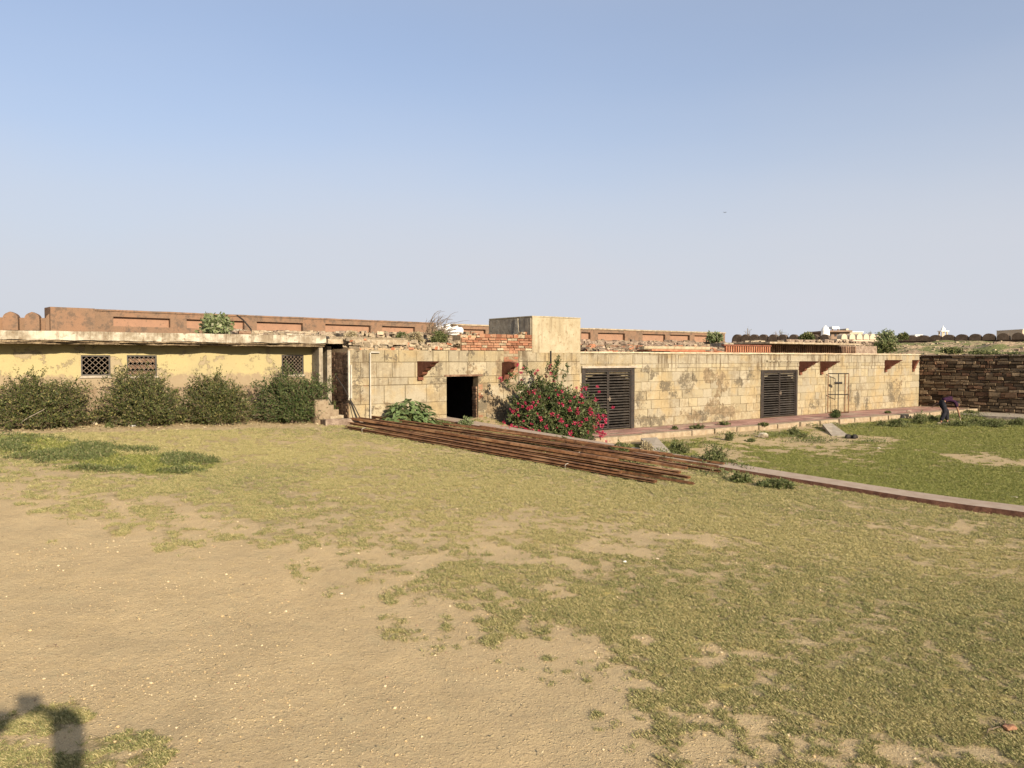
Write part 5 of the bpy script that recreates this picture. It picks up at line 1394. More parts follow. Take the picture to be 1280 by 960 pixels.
roofplant("large dark green bush on the roof right of the shaded wall", W, 1104, 440, 1.6, 40, 17, LEAF_WEED, 120, .12, .03, cat="plant", name="roof_bush")
roofplant("taller pale topped bush rising behind the dark green roof bush", W, 1108, 428, 3.0, 30, 16, LEAF_PALE, 60, .13, .03, leafn=4, cat="plant", name="roof_bush")
roofplant("dark bush beside the white water tank", W, 1008, 425, 6.0, 22, 9, LEAF_WEED, 70, .12, .03, cat="plant", name="roof_bush")
roofplant("small bush on the earth bank above the wing's end", W, 1130, 424, 9.0, 22, 8, LEAF_WEED, 60, .12, .03, cat="plant", name="roof_bush")
bgv = [("low green shrub on the earth bank near its left end", 1190, 438, 5, 44, 9), ("wide green shrub on the earth bank behind the dark wall's top", 1232, 441, 3.5, 60, 8), ("green shrub on the earth bank at the photo's right edge", 1270, 437, 5, 40, 9), ("small shrub high on the earth bank below the merlons", 1205, 430, 12, 30, 7)]
for lab, px, py, v, w, h in bgv:
    t, z, kk = S.hit(px, py, v); p = EYE + ray(px, py) * kk; r = p - S.o
    z = zbk(r.dot(S.u), r.dot(S.v)); weed(lab, 0, 0, w, h, LEAF_WEED, 110, .09, .03, base=(p.x, p.y, z - .05), cat="shrub", name="shrub")

# dry branches heap, white sacks
t, z, kk = C.hit(545, 424, 1.9); hb = EYE + ray(545, 424) * kk
dbr = empty("dry_branch_heap", tuple(hb), C.a, "heap of long dark dry branches arching on the block roof", "branches")
mb = MB()
for i in range(70):
    ang = random.uniform(-.3, 1.25) if i % 3 else random.uniform(1.3, 2.4); ln_ = random.uniform(.35, 1.25); x0 = random.uniform(-.35, .25)
    pts = []
    for j in range(7):
        s_ = j / 6; pts.append((x0 + ln_ * s_ * math.cos(ang) * .8 + s_ * s_ * .3, random.uniform(-.05, .05) + .2 * s_ * (i % 3 - 1), .16 + ln_ * math.sin(ang) * (s_ - .45 * s_ ** 2.2)))
    mb.tube(pts, [.012 - .0016 * j for j in range(7)], 3)
mb.build("branches", MAT_DRY, dbr, kind='stuff')
def sack(lab, px, py, v, s, mat=MAT_WHITE, name="white_sack", cat="sack"):
    t, z, kk = C.hit(px, py, v); p = EYE + ray(px, py) * kk
    bm = bmesh.new(); bmesh.ops.create_icosphere(bm, subdivisions=3, radius=1)
    for q in bm.verts:
        nz_ = mnoise.noise(q.co * 2.2 + Vector((px, 0, 0))) * .28 + mnoise.noise(q.co * 5) * .1; q.co *= 1 + nz_
        q.co = Vector((q.co.x * s[0], q.co.y * s[1], max(-.25, q.co.z) * s[2]))
    me = bpy.data.meshes.new(name); bm.to_mesh(me); bm.free(); me.materials.append(mat)
    me.polygons.foreach_set("use_smooth", [True] * len(me.polygons))
    o = link(name, me); o.location = p; o.rotation_euler = (0, 0, C.a); return tag(o, lab, cat)
sack("crumpled white sack at the right end of the dry branches", 570, 417, 2.4, (.24, .2, .22))
sack("white bundle under the middle of the dry branches", 549, 415, 2.4, (.2, .2, .2))
sack("small whitish cloth lump between the two sacks", 559, 414, 2.6, (.14, .15, .24))
# black bent pipe on the yellow roof
mb = MB(); Lp = lambda px, py, v: (lambda h: L.w(h[0], v, h[1]))(L.hit(px, py, v))
mb.tube([Lp(296, 394, 2.6), Lp(304, 400, 2.6), Lp(310, 407, 2.6), Lp(314, 412, 2.6), Lp(313, 418, 2.5)], .022, 6)
mb.build("bent_pipe", MAT_BLACK, label="black bent pipe sticking up on the yellow wing roof", cat="pipe")
mb = MB(); mb.tube([Lp(298, 416.5, 2.2), Lp(313, 416.5, 2.2)], .07, 8); mb.build("pipe_piece", MAT_OLDBRICK, label="short dark pipe lying on the yellow wing roof edge", cat="pipe")
mb = MB(); mb.tube([Lp(389, 422.5, -.5), Lp(411, 422.5, -.5)], .045, 8); mb.tube([Lp(411, 423, -.5), Lp(411, 431, -.5)], .02, 6); mb.build("black_rail", MAT_BLACK, label="short black bar lying at the right end of the yellow eave", cat="bar")

# ------------------------------------------------------------------ stones and litter
def stone(lab, px, py, s, mat=MAT_STONE, zadd=None, name="stone", cat="stone", flat=.6):
    p = gp(px, py) if zadd is None else EYE + ray(px, py) * ((zadd - 2.5) / ray(px, py).z)
    bm = bmesh.new(); bmesh.ops.create_icosphere(bm, subdivisions=2, radius=1)
    for q in bm.verts: q.co *= 1 + mnoise.noise(q.co * 1.7 + Vector((px, py, 0))) * .45; q.co = Vector((q.co.x * s, q.co.y * s * .75, q.co.z * s * flat))
    me = bpy.data.meshes.new(name); bm.to_mesh(me); bm.free(); me.materials.append(mat)
    o = link(name, me); o.location = (p.x, p.y, p.z + s * flat * .45); return tag(o, lab, cat)
stone("whitish limestone block on the earth below the platform kerb", 954, 547, .17, MAT_EAVE)
stone("reddish stone at the near edge of the lawn in the lower right", 1262, 912, .045, MAT_BRICKO)
stone("small pale pebble in the grass right of the photo's centre", 781, 703, .022, MAT_WHITE)
stone("pale stone on the dry lawn below the steel pile", 822, 699, .018, MAT_STONE)
stone("light stone on the bare earth in the photo's middle left", 427, 743, .018, MAT_STONE)
stone("whitish pebble on the dirt strip before the bushes", 166, 533, .05, MAT_WHITE)
stone("grey stone on the dirt strip near the dense rounded bush", 393, 522, .05, MAT_RUBBLE)
stone("pinkish brick fragment on the dirt strip near the dense rounded bush", 362, 523, .06, MAT_BRICKO, flat=.5, name="brick_fragment")
stone("white stone at the lawn edge by the stooping person", 1174, 530, .08, MAT_EAVE)
stone("pale stone in the green lawn beyond the path", 1098, 561, .05, MAT_EAVE)
stone("flat pale stone in the green lawn near the right edge", 1268, 622, .07, MAT_CONC, flat=.2)
stone("dark loose stone on the walk at the dark wall's foot", 1225, 514, .12, MAT_RUBBLED)
stone("dark loose stone beside the platform's far end", 1136, 515, .1, MAT_RUBBLED, zadd=.26)
stone("white lump at the base of the rubble wall near the right edge", 1272, 516, .1, MAT_EAVE)
for px, py, sc_, where in [(60, 533, .06, "below the middle of the far left bush"), (118, 531, .07, "in the gap between the first two bushes"), (148, 530, .05, "below the left part of the tall second bush"), (210, 527, .06, "below the right side of the second bush"), (236, 526, .05, "in the gap left of the third bush"), (300, 524, .07, "below the right edge of the third bush"), (318, 523, .05, "in the gap left of the dense dark bush"), (85, 532, .04, "below the right part of the far left bush")]:
    stone("small earthy stone on the dirt strip " + where, px, py, sc_, MAT_STONE)['group'] = "stones on the dirt strip"
def shoe(lab, px, py, rz):
    p = gp(px, py); z = p.z
    prof = [(-.13, .0, .035), (-.10, .07, .04), (-.03, .075, .04), (.03, .055, .042), (.09, .04, .045), (.13, .02, .03)]
    mb = MB(); b = 0
    for x, h, w_ in prof: mb.v += [(x, -w_, 0), (x, w_, 0), (x, w_ * .8, h + .01), (x, -w_ * .8, h + .01)]
    for i in range(len(prof) - 1):
        for a in range(4): mb.f.append((4 * i + a, 4 * i + (a + 1) % 4, 4 * i + 4 + (a + 1) % 4, 4 * i + 4 + a)); mb.m.append(0)
    mb.f += [(3, 2, 1, 0), (20, 21, 22, 23)]; mb.m += [0, 0]
    o = mb.build("shoe", MAT_BLACK, smooth=True, label=lab, cat="shoe", group="black shoes on the grass"); o.location = (p.x, p.y, z + .005); o.rotation_euler = (0, 0, rz); o.scale = (1.3, 1.3, 1.5)
shoe("left of the two black shoes on the grass below the small ramp", 1062, 548, .4); shoe("right of the two black shoes on the grass below the small ramp", 1069, 548, .9)
stone("small dark clod on the grass left of the black shoes", 1039, 551, .06, MAT_BLACK, name="clod", cat="clod", flat=.4)
def twig(lab, px, py, l, rz):
    p = gp(px, py); mb = MB(); pts = [(l * (j / 5 - .5), .012 * math.sin(j * 1.3), .012 + .008 * (j % 2)) for j in range(6)]; mb.tube(pts, [.004] * 5 + [.002], 4); mb.tube([pts[2], (pts[2][0] + .05, .05, .02)], .002, 3)
    o = mb.build("twig", MAT_DRY, label=lab, cat="twig"); o.location = (p.x, p.y, p.z); o.rotation_euler = (0, 0, rz)
twig("dark bent twig on the grass near the lower right corner", 1243, 913, .2, .6); twig("thin dark twig on bare earth at lower left", 70, 809, .07, 2.6)
twig("pale twig in the grass left of the bare patch at lower right", 975, 871, .16, -.15)
twig("short dark twig beside the reddish stone", 1256, 906, .09, 1.6)

# ------------------------------------------------------------------ the pile of rusty steel sections
def channel(lab, pl, pr_, lift, w=.085, h=.07, kind='C', w2=0.0):
    a = Vector(gpz(*pl)); b = Vector(gpz(*pr_)); a.z += lift + .03; b.z += lift + .03
    n = 8
    d = (b - a); L0 = d.length; u = d.normalized()
    o = empty("steel_section", tuple(a), math.atan2(d.y, d.x), lab, "steel bar", "rusty steel sections in a pile on the lawn edge")
    pitch = math.asin(d.z / L0); o.rotation_euler = (0, -pitch, math.atan2(d.y, d.x))
    t = .01
    if kind == 'C': polys = [[(-w / 2, 0), (w / 2, 0), (w / 2, t), (-w / 2, t)], [(w / 2 - t, t), (w / 2, t), (w / 2, h - t), (w / 2 - t, h - t)], [(-w / 2, h - t), (w / 2, h - t), (w / 2, h), (-w / 2, h)]]
    elif kind == 'U': polys = [[(-w / 2, 0), (-w / 2 + t, 0), (-w / 2 + t, h - t), (-w / 2, h - t)], [(w / 2 - t, 0), (w / 2, 0), (w / 2, h - t), (w / 2 - t, h - t)], [(-w / 2, h - t), (w / 2, h - t), (w / 2, h), (-w / 2, h)]]
    elif kind == 'L': polys = [[(-w / 2, 0), (w / 2, 0), (w / 2, t), (-w / 2, t)], [(-w / 2, t), (-w / 2 + t, t), (-w / 2 + t, h), (-w / 2, h)]]
    else: polys = [[(-w / 2, 0), (w / 2, 0), (w / 2, h), (-w / 2, h)]]
    mb = MB(); ns = 10
    bow = random.uniform(-.012, .012)
    for pz in polys:
        b0 = len(mb.v); k = len(pz)
        for i in range(ns + 1):
            s_ = i / ns; sag = bow * math.sin(PI * s_)
            for (yy, zz) in pz: mb.v.append((L0 * s_, yy + sag, zz + sag * .3))
        for i in range(ns):
            for q in range(k): mb.f.append((b0 + i * k + q, b0 + (i + 1) * k + q, b0 + (i + 1) * k + (q + 1) % k, b0 + i * k + (q + 1) % k)); mb.m.append(0)
        mb.f.append(tuple(b0 + q for q in range(k))[::-1]); mb.f.append(tuple(b0 + ns * k + q for q in range(k))); mb.m += [0, 0]
    names = {'C': "channel", 'U': "channel", 'L': "angle", 'B': "flat_bar"}
    mb.build(names[kind], MAT_RUST, o)
    return o
bars = [
 ("frontmost rusty steel section on the grass", (433, 536.5), (820, 605.5), 0.000, 'C', .09, 0.045),
 ("second steel section from the front, ending in an open square end", (436, 534), (776, 597), 0.046, 'C', .09, 0.045),
 ("longest low steel section reaching farthest towards the lawn", (470, 541), (868, 607.5), 0.000, 'L', .10, 0.045),
 ("steel section lying just behind and above the longest low one", (470, 538.5), (862, 603), 0.034, 'C', .085, 0.045),
 ("steel section in the middle of the lowest layer", (445, 531), (828, 597), 0.000, 'U', .10, 0.045),
 ("middle layer steel section whose lit top runs the full pile", (440, 531), (772, 585), 0.096, 'U', .11, 0.045),
 ("steel section with a dark shaded side beneath the middle ties", (450, 529), (850, 594), 0.000, 'C', .10, 0.045),
 ("upper steel section from the far left pile end to the middle", (449, 530.5), (789, 578), 0.099, 'C', .09, 0.045),
 ("upper steel section ending near the ramp slab", (462, 528), (822, 583), 0.099, 'C', .09, 0.045),
 ("steel section carrying the upper layer at right", (520, 533), (858, 592), 0.048, 'U', .10, 0.045),
 ("rusty steel section pointing to the thistle at right", (560, 540), (900, 594), 0.025, 'C', .09, 0.045),
 ("long lit steel section at the pile's right end", (600, 546), (899, 591), 0.071, 'L', .09, 0.045),
 ("thin dark steel section along the back of the pile by the path", (522, 527), (926, 585), 0.012, 'L', .06, 0.045),
 ("back steel section half hidden in weeds near the doorway", (549, 533), (880, 581), 0.037, 'L', .07, 0.045),
 ("short back steel section overlapping the path edge", (600, 538), (905, 586), 0.056, 'B', .05, 0.035),
 ("flat steel strip on top of the pile near its middle", (560, 540), (840, 579), 0.146, 'B', .06, 0.020),
]
for lab, a, b, l, k, w_, h in bars: channel(lab, a, b, l, w_, h, k)
def tie(lab, px, py):
    p = gp(px, py); mb = MB(); d = Vector(gpz(820, 605)) - Vector(gpz(433, 536)); n2_ = Vector((-d.y, d.x, 0)).normalized()
    pts = [tuple(Vector((p.x, p.y, p.z)) + n2_ * q + Vector((0, 0, zz))) for q, zz in ((-.01, .02), (-.015, .08), (.02, .10), (.09, .105))]
    mb.tube(pts, .006, 5); mb.build("wire_tie", MAT_PIPE, label=lab, cat="tie")
tie("pale wire tie around the front of the steel pile", 707, 587); tie("pale wire tie at the left end of the steel pile", 453, 541)
tie("pale wire tie around the back bars of the steel pile", 722, 572)

# ------------------------------------------------------------------ open iron frame standing on the platform
ft = W.t(1040)
fr = empty("iron_gate_frame", W.w(0, 0, 0), W.a, "open rusty iron gate frame with a crossbar standing against the wing wall", "gate frame")
def Wp(px, py, v): h = W.hit(px, py, v); return (h[0], v, h[1])
zb, ztp = .27, W.z(1036, 467, -.1)
x0, x1 = W.t(1035.5, -.1), W.t(1053.5, -.35)
r_ = .02
for pts, nm in (([(x0, -.1, zb), (x0, -.1, ztp)], "post"), ([(x1 , -.62, zb), (x1, -.62, ztp)], "post"), ([(W.t(1053, -.05) + .25, -.05, zb), (W.t(1053, -.05) + .25, -.05, ztp)], "post"), ([(x0, -.1, ztp), (x1, -.62, ztp)], "top_rail"), ([(x0, -.1, (zb + ztp) / 2 - .05), (x1, -.62, (zb + ztp) / 2 - .05)], "middle_rail"), ([(x0, -.1, zb + .03), (x1, -.62, zb + .03)], "bottom_rail"),
            ([((x0 + x1) / 2, -.36, zb), ((x0 + x1) / 2, -.36, ztp)], "centre_bar"), ([((x0 * .68 + x1 * .32), -.27, ztp - .38), ((x0 * .32 + x1 * .68), -.45, ztp - .38)], "cross_plate")):
    mb = MB(); mb.tube(pts, r_ if nm != "cross_plate" else .05, 4 if nm != "cross_plate" else 6); mb.build(nm, MAT_RUST if nm not in ("centre_bar", "cross_plate", "top_rail", "middle_rail") else MAT_BLACK, fr)
weed("dark dry tangle at the foot of the open iron frame", 1044, 522, 17, 12, LEAF_BUSH2, 80, zadd=.26, cat="plant", name="dry_plant")

# ------------------------------------------------------------------ people
def skin(name, joints, edges, mat, parent, sub=2, root=0):
    me = bpy.data.meshes.new(name); me.from_pydata([j[:3] for j in joints], edges, [])
    o = bpy.data.objects.new("tmp", me); COL.objects.link(o)
    md = o.modifiers.new("s", 'SKIN'); md.use_smooth_shade = True; md.branch_smoothing = .6
    for i, j in enumerate(joints):
        r = j[3] if isinstance(j[3], tuple) else (j[3], j[3]); me.skin_vertices[0].data[i].radius = r
    me.skin_vertices[0].data[root].use_root = True
    s = o.modifiers.new("d", 'SUBSURF'); s.levels = sub; s.render_levels = sub
    dg = bpy.context.evaluated_depsgraph_get(); dg.update()
    nm = bpy.data.meshes.new_from_object(o.evaluated_get(dg)); bpy.data.objects.remove(o); bpy.data.meshes.remove(me)
    nm.materials.clear(); nm.materials.append(mat); nm.polygons.foreach_set("use_smooth", [True] * len(nm.polygons))
    return link(name, nm, parent)
def hand(joints, edges, wrist_i, dirv, palmn, curl=.5, s=1.0):
    """palm and five fingers rooted at a wrist joint"""
    w_ = Vector(joints[wrist_i][:3]); d = Vector(dirv).normalized(); n_ = Vector(palmn).normalized(); side = d.cross(n_).normalized()
    pm = len(joints); joints.append((*(w_ + d * .05 * s), (.026 * s, .018 * s))); edges.append((wrist_i, pm))
    for k, (off, ln_) in enumerate(((-.03, .062), (-.010, .075), (.010, .07), (.029, .055))):
        b0 = w_ + d * .09 * s + side * off * s; m1 = b0 + (d * math.cos(curl * .6) + n_ * math.sin(curl * .6)) * ln_ * .5 * s; m2 = m1 + (d * math.cos(curl * 1.5) + n_ * math.sin(curl * 1.5)) * ln_ * .5 * s
        i = len(joints); joints += [(*b0, .009 * s), (*m1, .008 * s), (*m2, .0065 * s)]; edges += [(pm, i), (i, i + 1), (i + 1, i + 2)]
    b0 = w_ + d * .03 * s - side * .035 * s; m1 = b0 + (d * .6 - side * .7 + n_ * .4).normalized() * .035 * s; m2 = m1 + (d * .8 + n_ * .6).normalized() * .03 * s
    i = len(joints); joints += [(*b0, .011 * s), (*m1, .009 * s), (*m2, .0075 * s)]; edges += [(pm, i), (i, i + 1), (i + 1, i + 2)]
def head(parent, c, fwd, up, mat_hair=True):
    """one mesh with brow, eyes, nose, mouth, chin and ears; hair is a child"""
    f = Vector(fwd).normalized(); u = Vector(up); u = (u - f * u.dot(f)).normalized(); s = f.cross(u)
    R = Matrix((s, f, u)).transposed().to_4x4(); R.translation = c
    bm = bmesh.new(); bmesh.ops.create_icosphere(bm, subdivisions=4, radius=1)
    for q in bm.verts:
        x, y, z = q.co; w_ = .075 * (1 - .22 * max(0, -z)); q.co = Vector((x * w_, y * .095 - .004 * (z < 0) * y, z * .115))
        X, Y, Z = q.co
        if Y > 0:
            q.co.y += .024 * math.exp(-(X / .012) ** 2 - ((Z + .012) / .022) ** 2) - .008 * (math.exp(-((abs(X) - .03) / .014) ** 2 - ((Z - .012) / .012) ** 2)) + .006 * math.exp(-(X / .024) ** 2 - ((Z + .05) / .008) ** 2) + .008 * math.exp(-(X / .025) ** 2 - ((Z + .088) / .016) ** 2)
        q.co.x += math.copysign(.018, X) * math.exp(-((Y + .005) / .018) ** 2 - ((Z + .005) / .028) ** 2) if abs(X) > .06 else 0
    me = bpy.data.meshes.new("head"); bm.to_mesh(me); bm.free(); me.materials.append(MAT_SKIN); me.transform(R); me.polygons.foreach_set("use_smooth", [True] * len(me.polygons)); link("head", me, parent)
    bm = bmesh.new(); bmesh.ops.create_icosphere(bm, subdivisions=3, radius=1)
    for q in bm.verts:
        x, y, z = q.co; k = 1.07 + mnoise.noise(q.co * 5) * .03
        q.co = Vector((x * .077 * k, (y * .098 - .006) * k, z * .117 * k))
        if y > .45 and z < .55: q.co *= .8
        if z < -.35: q.co *= .8
    me = bpy.data.meshes.new("hair"); bm.to_mesh(me); bm.free(); me.materials.append(MAT_HAIR); me.transform(R); me.polygons.foreach_set("use_smooth", [True] * len(me.polygons)); link("hair", me, parent)

pp_ = gp(1180, 529.5)
man = empty("person", (pp_.x, pp_.y, float(ground_h(pp_.x, pp_.y))), 0.25, "stooping person in dark purple shirt and black trousers reaching down among the weeds", "person")
# +x is the way the person faces; metres
J = [(-.10, 0, .86, (.12, .10)), (.12, 0, .96, (.12, .10)), (.36, 0, .90, (.14, .10)), (.47, 0, .82, (.05, .05)), (.54, 0, .77, .045)]
E = [(0, 1), (1, 2), (2, 3), (3, 4)]
def limb(J, E, root, pts):
    p = root
    for q in pts: J.append(q); E.append((p, len(J) - 1)); p = len(J) - 1
    return p
limb(J, E, 0, [(-.12, -.10, .80, .088), (-.10, -.14, .45, .058), (-.28, -.14, .09, .04), (-.27, -.14, .04, .042), (-.14, -.15, .025, .038), (-.08, -.15, .022, .03)])
limb(J, E, 0, [(-.12, .10, .80, .088), (.24, .12, .47, .058), (.26, .12, .09, .04), (.25, .12, .04, .042), (.38, .13, .025, .038), (.44, .13, .022, .03)])
wr_ = limb(J, E, 2, [(.36, -.17, .84, .05), (.42, -.20, .56, .038), (.50, -.20, .34, .028)])
hand(J, E, wr_, (.3, 0, -1), (1, 0, 0), .7)
wl_ = limb(J, E, 2, [(.34, .17, .86, .05), (.10, .26, .80, .036), (-.14, .30, .70, .027)])
hand(J, E, wl_, (-1, .1, -.5), (0, 0, -1), .6)
slim = [j if k in (3, 4) or k in range(99, 99) else j for k, j in enumerate(J)]
for k, j in enumerate(slim):
    r = j[3]; big = (max(r) if isinstance(r, tuple) else r)
    if big > .047: slim[k] = (*j[:3], tuple(x * .62 for x in r) if isinstance(r, tuple) else r * .62)
skin("body", slim, E, MAT_SKIN, man)
JS = [(-.10, 0, .88, (.135, .12)), (.12, 0, .975, (.145, .125)), (.36, 0, .91, (.155, .12)), (.44, 0, .85, (.075, .07))]; ES = [(0, 1), (1, 2), (2, 3)]
limb(JS, ES, 2, [(.36, -.17, .84, .078), (.40, -.19, .62, .066)]); limb(JS, ES, 2, [(.34, .17, .86, .068), (.16, .24, .82, .056)])
skin("shirt", JS, ES, MAT_SHIRT, man, root=1)
JT = [(-.06, 0, .90, (.145, .125)), (-.12, 0, .84, (.15, .12))]; ET = [(0, 1)]
limb(JT, ET, 1, [(-.12, -.10, .76, .108), (-.10, -.14, .45, .09), (-.27, -.14, .11, .075)]); limb(JT, ET, 1, [(-.12, .10, .76, .108), (.24, .12, .47, .09), (.25, .12, .11, .075)])
skin("trousers", JT, ET, MAT_TROUSER, man)
for x, y in ((-.20, -.145), (.32, .125)):
    mb = MB(); mb.tube([(x - .09, y, .035), (x - .03, y, .045), (x + .06, y, .035), (x + .13, y, .025)], [.045, .048, .045, .03], 10); mb.build("sandal", MAT_BLACK, man, smooth=True)
head(man, Vector((.60, 0, .74)), (.55, 0, -.83), (.83, 0, .55))
man.scale = (1.0, 1.0, 1.0)
mb = MB(); mb.tube([(.52, -.20, .26), (.60, -.20, .03)], .012, 6); mb.tube([(.60, -.20, .03), (.66, -.18, .01), (.72, -.14, .02)], [.012, .008, .004], 5)
tl_ = mb.build("hand_tool", MAT_FARW, label="short pale tool held down to the weeds by the stooping person", cat="tool"); tl_.location = man.location; tl_.rotation_euler = man.rotation_euler

# ------------------------------------------------------------------ the photographer, whose shadow falls at lower left
ph = empty("person", (-.14, -.62, .55), 0, "person in pale blue shirt on a stone step holding up a phone", "person")
J = [(0, 0, .95, (.15, .10)), (0, 0, 1.2, (.14, .10)), (0, 0, 1.42, (.13, .09)), (0, 0, 1.52, .055), (0, .01, 1.57, .05)]; E = [(0, 1), (1, 2), (2, 3), (3, 4)]
for s in (-1, 1):
    limb(J, E, 0, [(s * .09, 0, .88, .085), (s * .11, .02, .48, .055), (s * .12, -.02, .09, .04), (s * .12, -.01, .04, .042), (s * .13, .13, .025, .036), (s * .13, .19, .022, .028)])
    el = (.55, .15, 1.58) if s > 0 else (-.22, .25, 1.70); wr = (.37, .40, 1.92) if s > 0 else (.13, .40, 1.92)
    w_ = limb(J, E, 2, [(s * .19, 0, 1.44, .05), (*el, .04), (*wr, .03)])
    hand(J, E, w_, (-s, .1, .15), (0, -1, 0), .4, 1.15)
for k, j in enumerate(J):
    r = j[3]; big = (max(r) if isinstance(r, tuple) else r)
    if big > .052: J[k] = (*j[:3], tuple(x * .7 for x in r) if isinstance(r, tuple) else r * .7)
skin("body", J, E, MAT_SKIN, ph)
JS = [(0, 0, .93, (.17, .12)), (0, 0, 1.2, (.165, .125)), (0, 0, 1.42, (.16, .12)), (0, 0, 1.49, (.07, .07))]; ES = [(0, 1), (1, 2), (2, 3)]
for s in (-1, 1): limb(JS, ES, 2, [(s * .19, 0, 1.44, .078), (*((.55, .15, 1.58) if s > 0 else (-.22, .25, 1.70)), .10), ((.53, .34, 1.86, .085) if s > 0 else (.0, .34, 1.85, .085)), ((.39, .39, 1.92, .07) if s > 0 else (.10, .39, 1.92, .07))])
skin("shirt", JS, ES, MAT_SHIRT2, ph, root=1)
JT = [(0, 0, 1.0, (.165, .12)), (0, 0, .93, (.17, .12))]; ET = [(0, 1)]
for s in (-1, 1): limb(JT, ET, 1, [(s * .09, 0, .84, .105), (s * .11, .02, .48, .08), (s * .12, -.02, .12, .07)])
skin("trousers", JT, ET, MAT_TROUSER, ph)
for s in (-1, 1):
    mb = MB(); mb.tube([(s * .12, -.07, .04), (s * .12, 0, .05), (s * .13, .12, .04), (s * .13, .2, .028)], [.045, .05, .045, .03], 10); mb.build("shoe", MAT_BLACK, ph, smooth=True)
head(ph, Vector((0, .02, 1.66)), (.15, 1, .05), (0, 0, 1))
mb = MB(); mb.bbox(-.085, .085, 0, .009, -.04, .04, .002)
phn = mb.build("phone", MAT_BLACK, label="black phone held up by the photographer", cat="phone"); phn.location = (0.0, -.12, 2.5)
mb = MB(); mb.bbox(-1.3, .5, 0, .9, -.2, .55, .02, 0, .01); stp = mb.build("stone_step", MAT_KERB, label="rough sandstone step under the photographer's feet", cat="step"); stp.location = (0, -1.2, 0)

# ------------------------------------------------------------------ far town beyond the fort
def far(px, dist): d = ray(px, 424); k = dist / d.y; return EYE + d * k
F0 = far(1040, 150)
def fx(px, d=150): return (px - 640) / FPX * d
def fz(py, d=150): return 2.5 + (448 - py) / FPX * d
def house(name, label, cat, parts, d, gz=-3):
    o = empty(name, (0, d, gz), 0, label, cat)
    for nm, pxa, pxb, pya, pyb, dd, dep, mt in parts:
        mb = MB(); mb.box(fx(pxa, d), fx(pxb, d), dd, dd + dep, (fz(pyb, d) if pyb else gz) - gz, fz(pya, d) - gz); mb.build(nm, mt, o)
    return o
MAT_WIN = m_simple("dark_window", (.03, .03, .035), (.04, .04, .045), 1, rough=.3)
house("flat_roofed_house", "distant flat roofed brown and cream house above the fort wall", "house",
      [("wall", 1034, 1048, 415.5, None, 0, 9, MAT_FARD), ("wall", 1048.2, 1061, 416, None, -.3, 9, MAT_FARD), ("roof", 1031, 1062, 413.2, 415.3, -1, 12, MAT_FARD), ("wall", 1062.2, 1079, 415.5, None, .4, 8, MAT_FARW), ("parapet", 1062, 1079.5, 414.6, 415.4, .2, 8.5, MAT_WHITE),
       ("stair_room", 1062.5, 1065.5, 410.3, 414.5, 2, 3, MAT_FARW), ("tank_stand", 1041, 1042, 411, 413.1, .5, .3, MAT_FARD), ("tank_stand", 1048.2, 1049.2, 411, 413.1, .5, .3, MAT_FARD), ("tank_slab", 1040.6, 1049.6, 409.9, 411, .3, 2, MAT_WHITE), ("roof_tank", 1041, 1049.4, 408.2, 409.85, .5, 1.6, MAT_WHITE),
       ("window", 1036, 1038.2, 417.5, 420.5, -.06, .1, MAT_WIN), ("window", 1042.5, 1045, 417.5, 420.5, -.06, .1, MAT_WIN), ("window", 1066, 1068, 417.2, 420, .34, .1, MAT_WIN), ("window", 1072, 1074, 417.2, 420, .34, .1, MAT_WIN)], 150)
wt_ = empty("water_tank", (fx(1020.5), 146, -3), 0, "distant white cylindrical water tank with domed top left of the house", "water tank")
mb = MB(); hh = fz(412.5, 146) + 3; r = 5.0 / FPX * 146; mb.lathe([(r, 0), (r, hh * .8), (r * 1.03, hh * .8 + .05), (r * 1.03, hh * .8 + .2), (r, hh * .8 + .25), (r, hh - .2), (r * .97, hh), (r * .72, hh + .4), (r * .4, hh + .6), (r * .25, hh + .62), (r * .25, hh + .8), (0, hh + .82)], 24); mb.build("tank", MAT_WHITE, wt_, smooth=True)
mb = MB(); mb.box(r * .9, r * 1.1, -.1, .1, 0, hh * .98); mb.build("pipe", MAT_CONC, wt_)
ds = empty("small_shrine", (fx(1178, 140), 140, -3), 0, "distant small cream turret with white dome above the merlons", "turret")
mb = MB(); w2 = 3.6 / FPX * 140; zz = fz(414.5, 140) + 3
for sx in (-1, 1):
    for sy in (-1, 1): mb.box(sx * w2 - (.22 if sx > 0 else 0), sx * w2 + (.22 if sx < 0 else 0), sy * w2 - .1, sy * w2 + .1, 0, zz)
mb.box(-w2 * .9, w2 * .9, -w2 * .9, w2 * .9, 0, zz - .75); mb.build("pavilion", MAT_FARW, ds)
mb = MB(); mb.box(-w2 * 1.35, w2 * 1.35, -w2 * 1.35, w2 * 1.35, zz, zz + .14); mb.build("roof_slab", MAT_WHITE, ds)
mb = MB(); mb.lathe([(w2 * .7, 0), (w2 * .72, .2), (w2 * .55, .45), (w2 * .25, .62), (.05, .7), (.03, .95), (0, .96)], 16, (0, 0, zz + .14)); mb.build("dome", MAT_WHITE, ds, smooth=True)
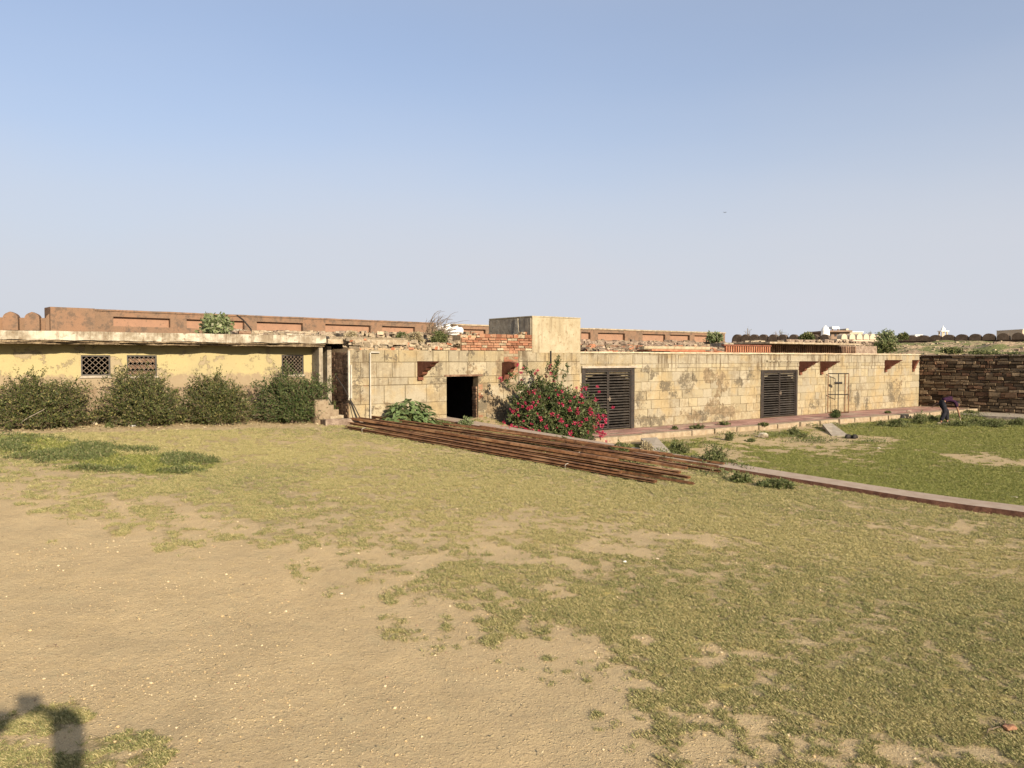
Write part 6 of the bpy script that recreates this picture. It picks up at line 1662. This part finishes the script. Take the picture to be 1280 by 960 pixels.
house("white_house", "distant low white house edge left of the small turret", "house", [("wall", 1143, 1152, 419.0, None, 0, 8, MAT_WHITE), ("parapet", 1142.6, 1152.4, 418.4, 418.9, -.2, 8.4, MAT_WHITE), ("window", 1146, 1147.5, 420, 422, -.05, .1, MAT_WIN)], 170)
house("cream_house", "distant cream block at the photo's right edge", "house", [("wall", 1277, 1300, 412, None, 0, 8, MAT_FARW), ("parapet", 1276.6, 1300.4, 411.4, 411.9, -.2, 8.4, MAT_WHITE), ("window", 1284, 1287, 414, 418, -.05, .1, MAT_WIN)], 150)
def thin_tree(lab, px, top, d=120, w=5):
    o = empty("thin_tree", (fx(px, d), d, -3), 0, lab, "tree"); h = fz(top, d) + 3; ww = w / FPX * d
    n = 26; a = rng.random(n) * 2 * PI; T = np.stack([np.cos(a) * ww * rng.random(n), np.sin(a) * ww * rng.random(n), h * (.78 + .22 * rng.random(n))], 1)
    Cv = curves(n, .1, T, base=(0, 0, h * .55)); link("branches", stems_mesh("branches", Cv, .05, MAT_DRY), o)
    mb = MB(); mb.tube([(0, 0, 0), (.05, 0, h * .5), (0, 0, h * .8)], [.12, .09, .05], 6); mb.build("trunk", MAT_DRY, o)
    P, D, L_ = twigs(Cv, 5, .4); Q, E_ = leafy(P, D, L_, 2); link("crown", leaves_mesh("crown", Q, E_, .16, .05, LEAF_WEED), o)
thin_tree("thin bare distant tree above the first merlons at left", 934.5, 410.5); thin_tree("left of two faint distant saplings over the merlons", 971, 413.5, 130, 4); thin_tree("right of two faint distant saplings over the merlons", 975.5, 411.5, 135, 3)
thin_tree("faint distant sapling right of the cream house block", 1086, 414, 130, 4); thin_tree("small distant bush top between the saplings and the tank", 983, 416, 140, 6)

# a bird and its far companion, tiny against the sky
b_ = MB(); b_.add([(-.35, 0, .1), (-.12, .06, .16), (0, .12, .02), (0, -.14, .0), (.12, .06, .16), (.35, 0, .1), (0, 0, .07), (0, 0, -.05)], [(0, 1, 6, 3), (6, 4, 5, 3), (1, 2, 6), (2, 4, 6), (3, 7, 2)])
bd = b_.build("bird", MAT_BLACK, label="tiny dark bird flying in the empty sky right of centre", cat="bird"); q = EYE + ray(906, 266) * 130; bd.location = q
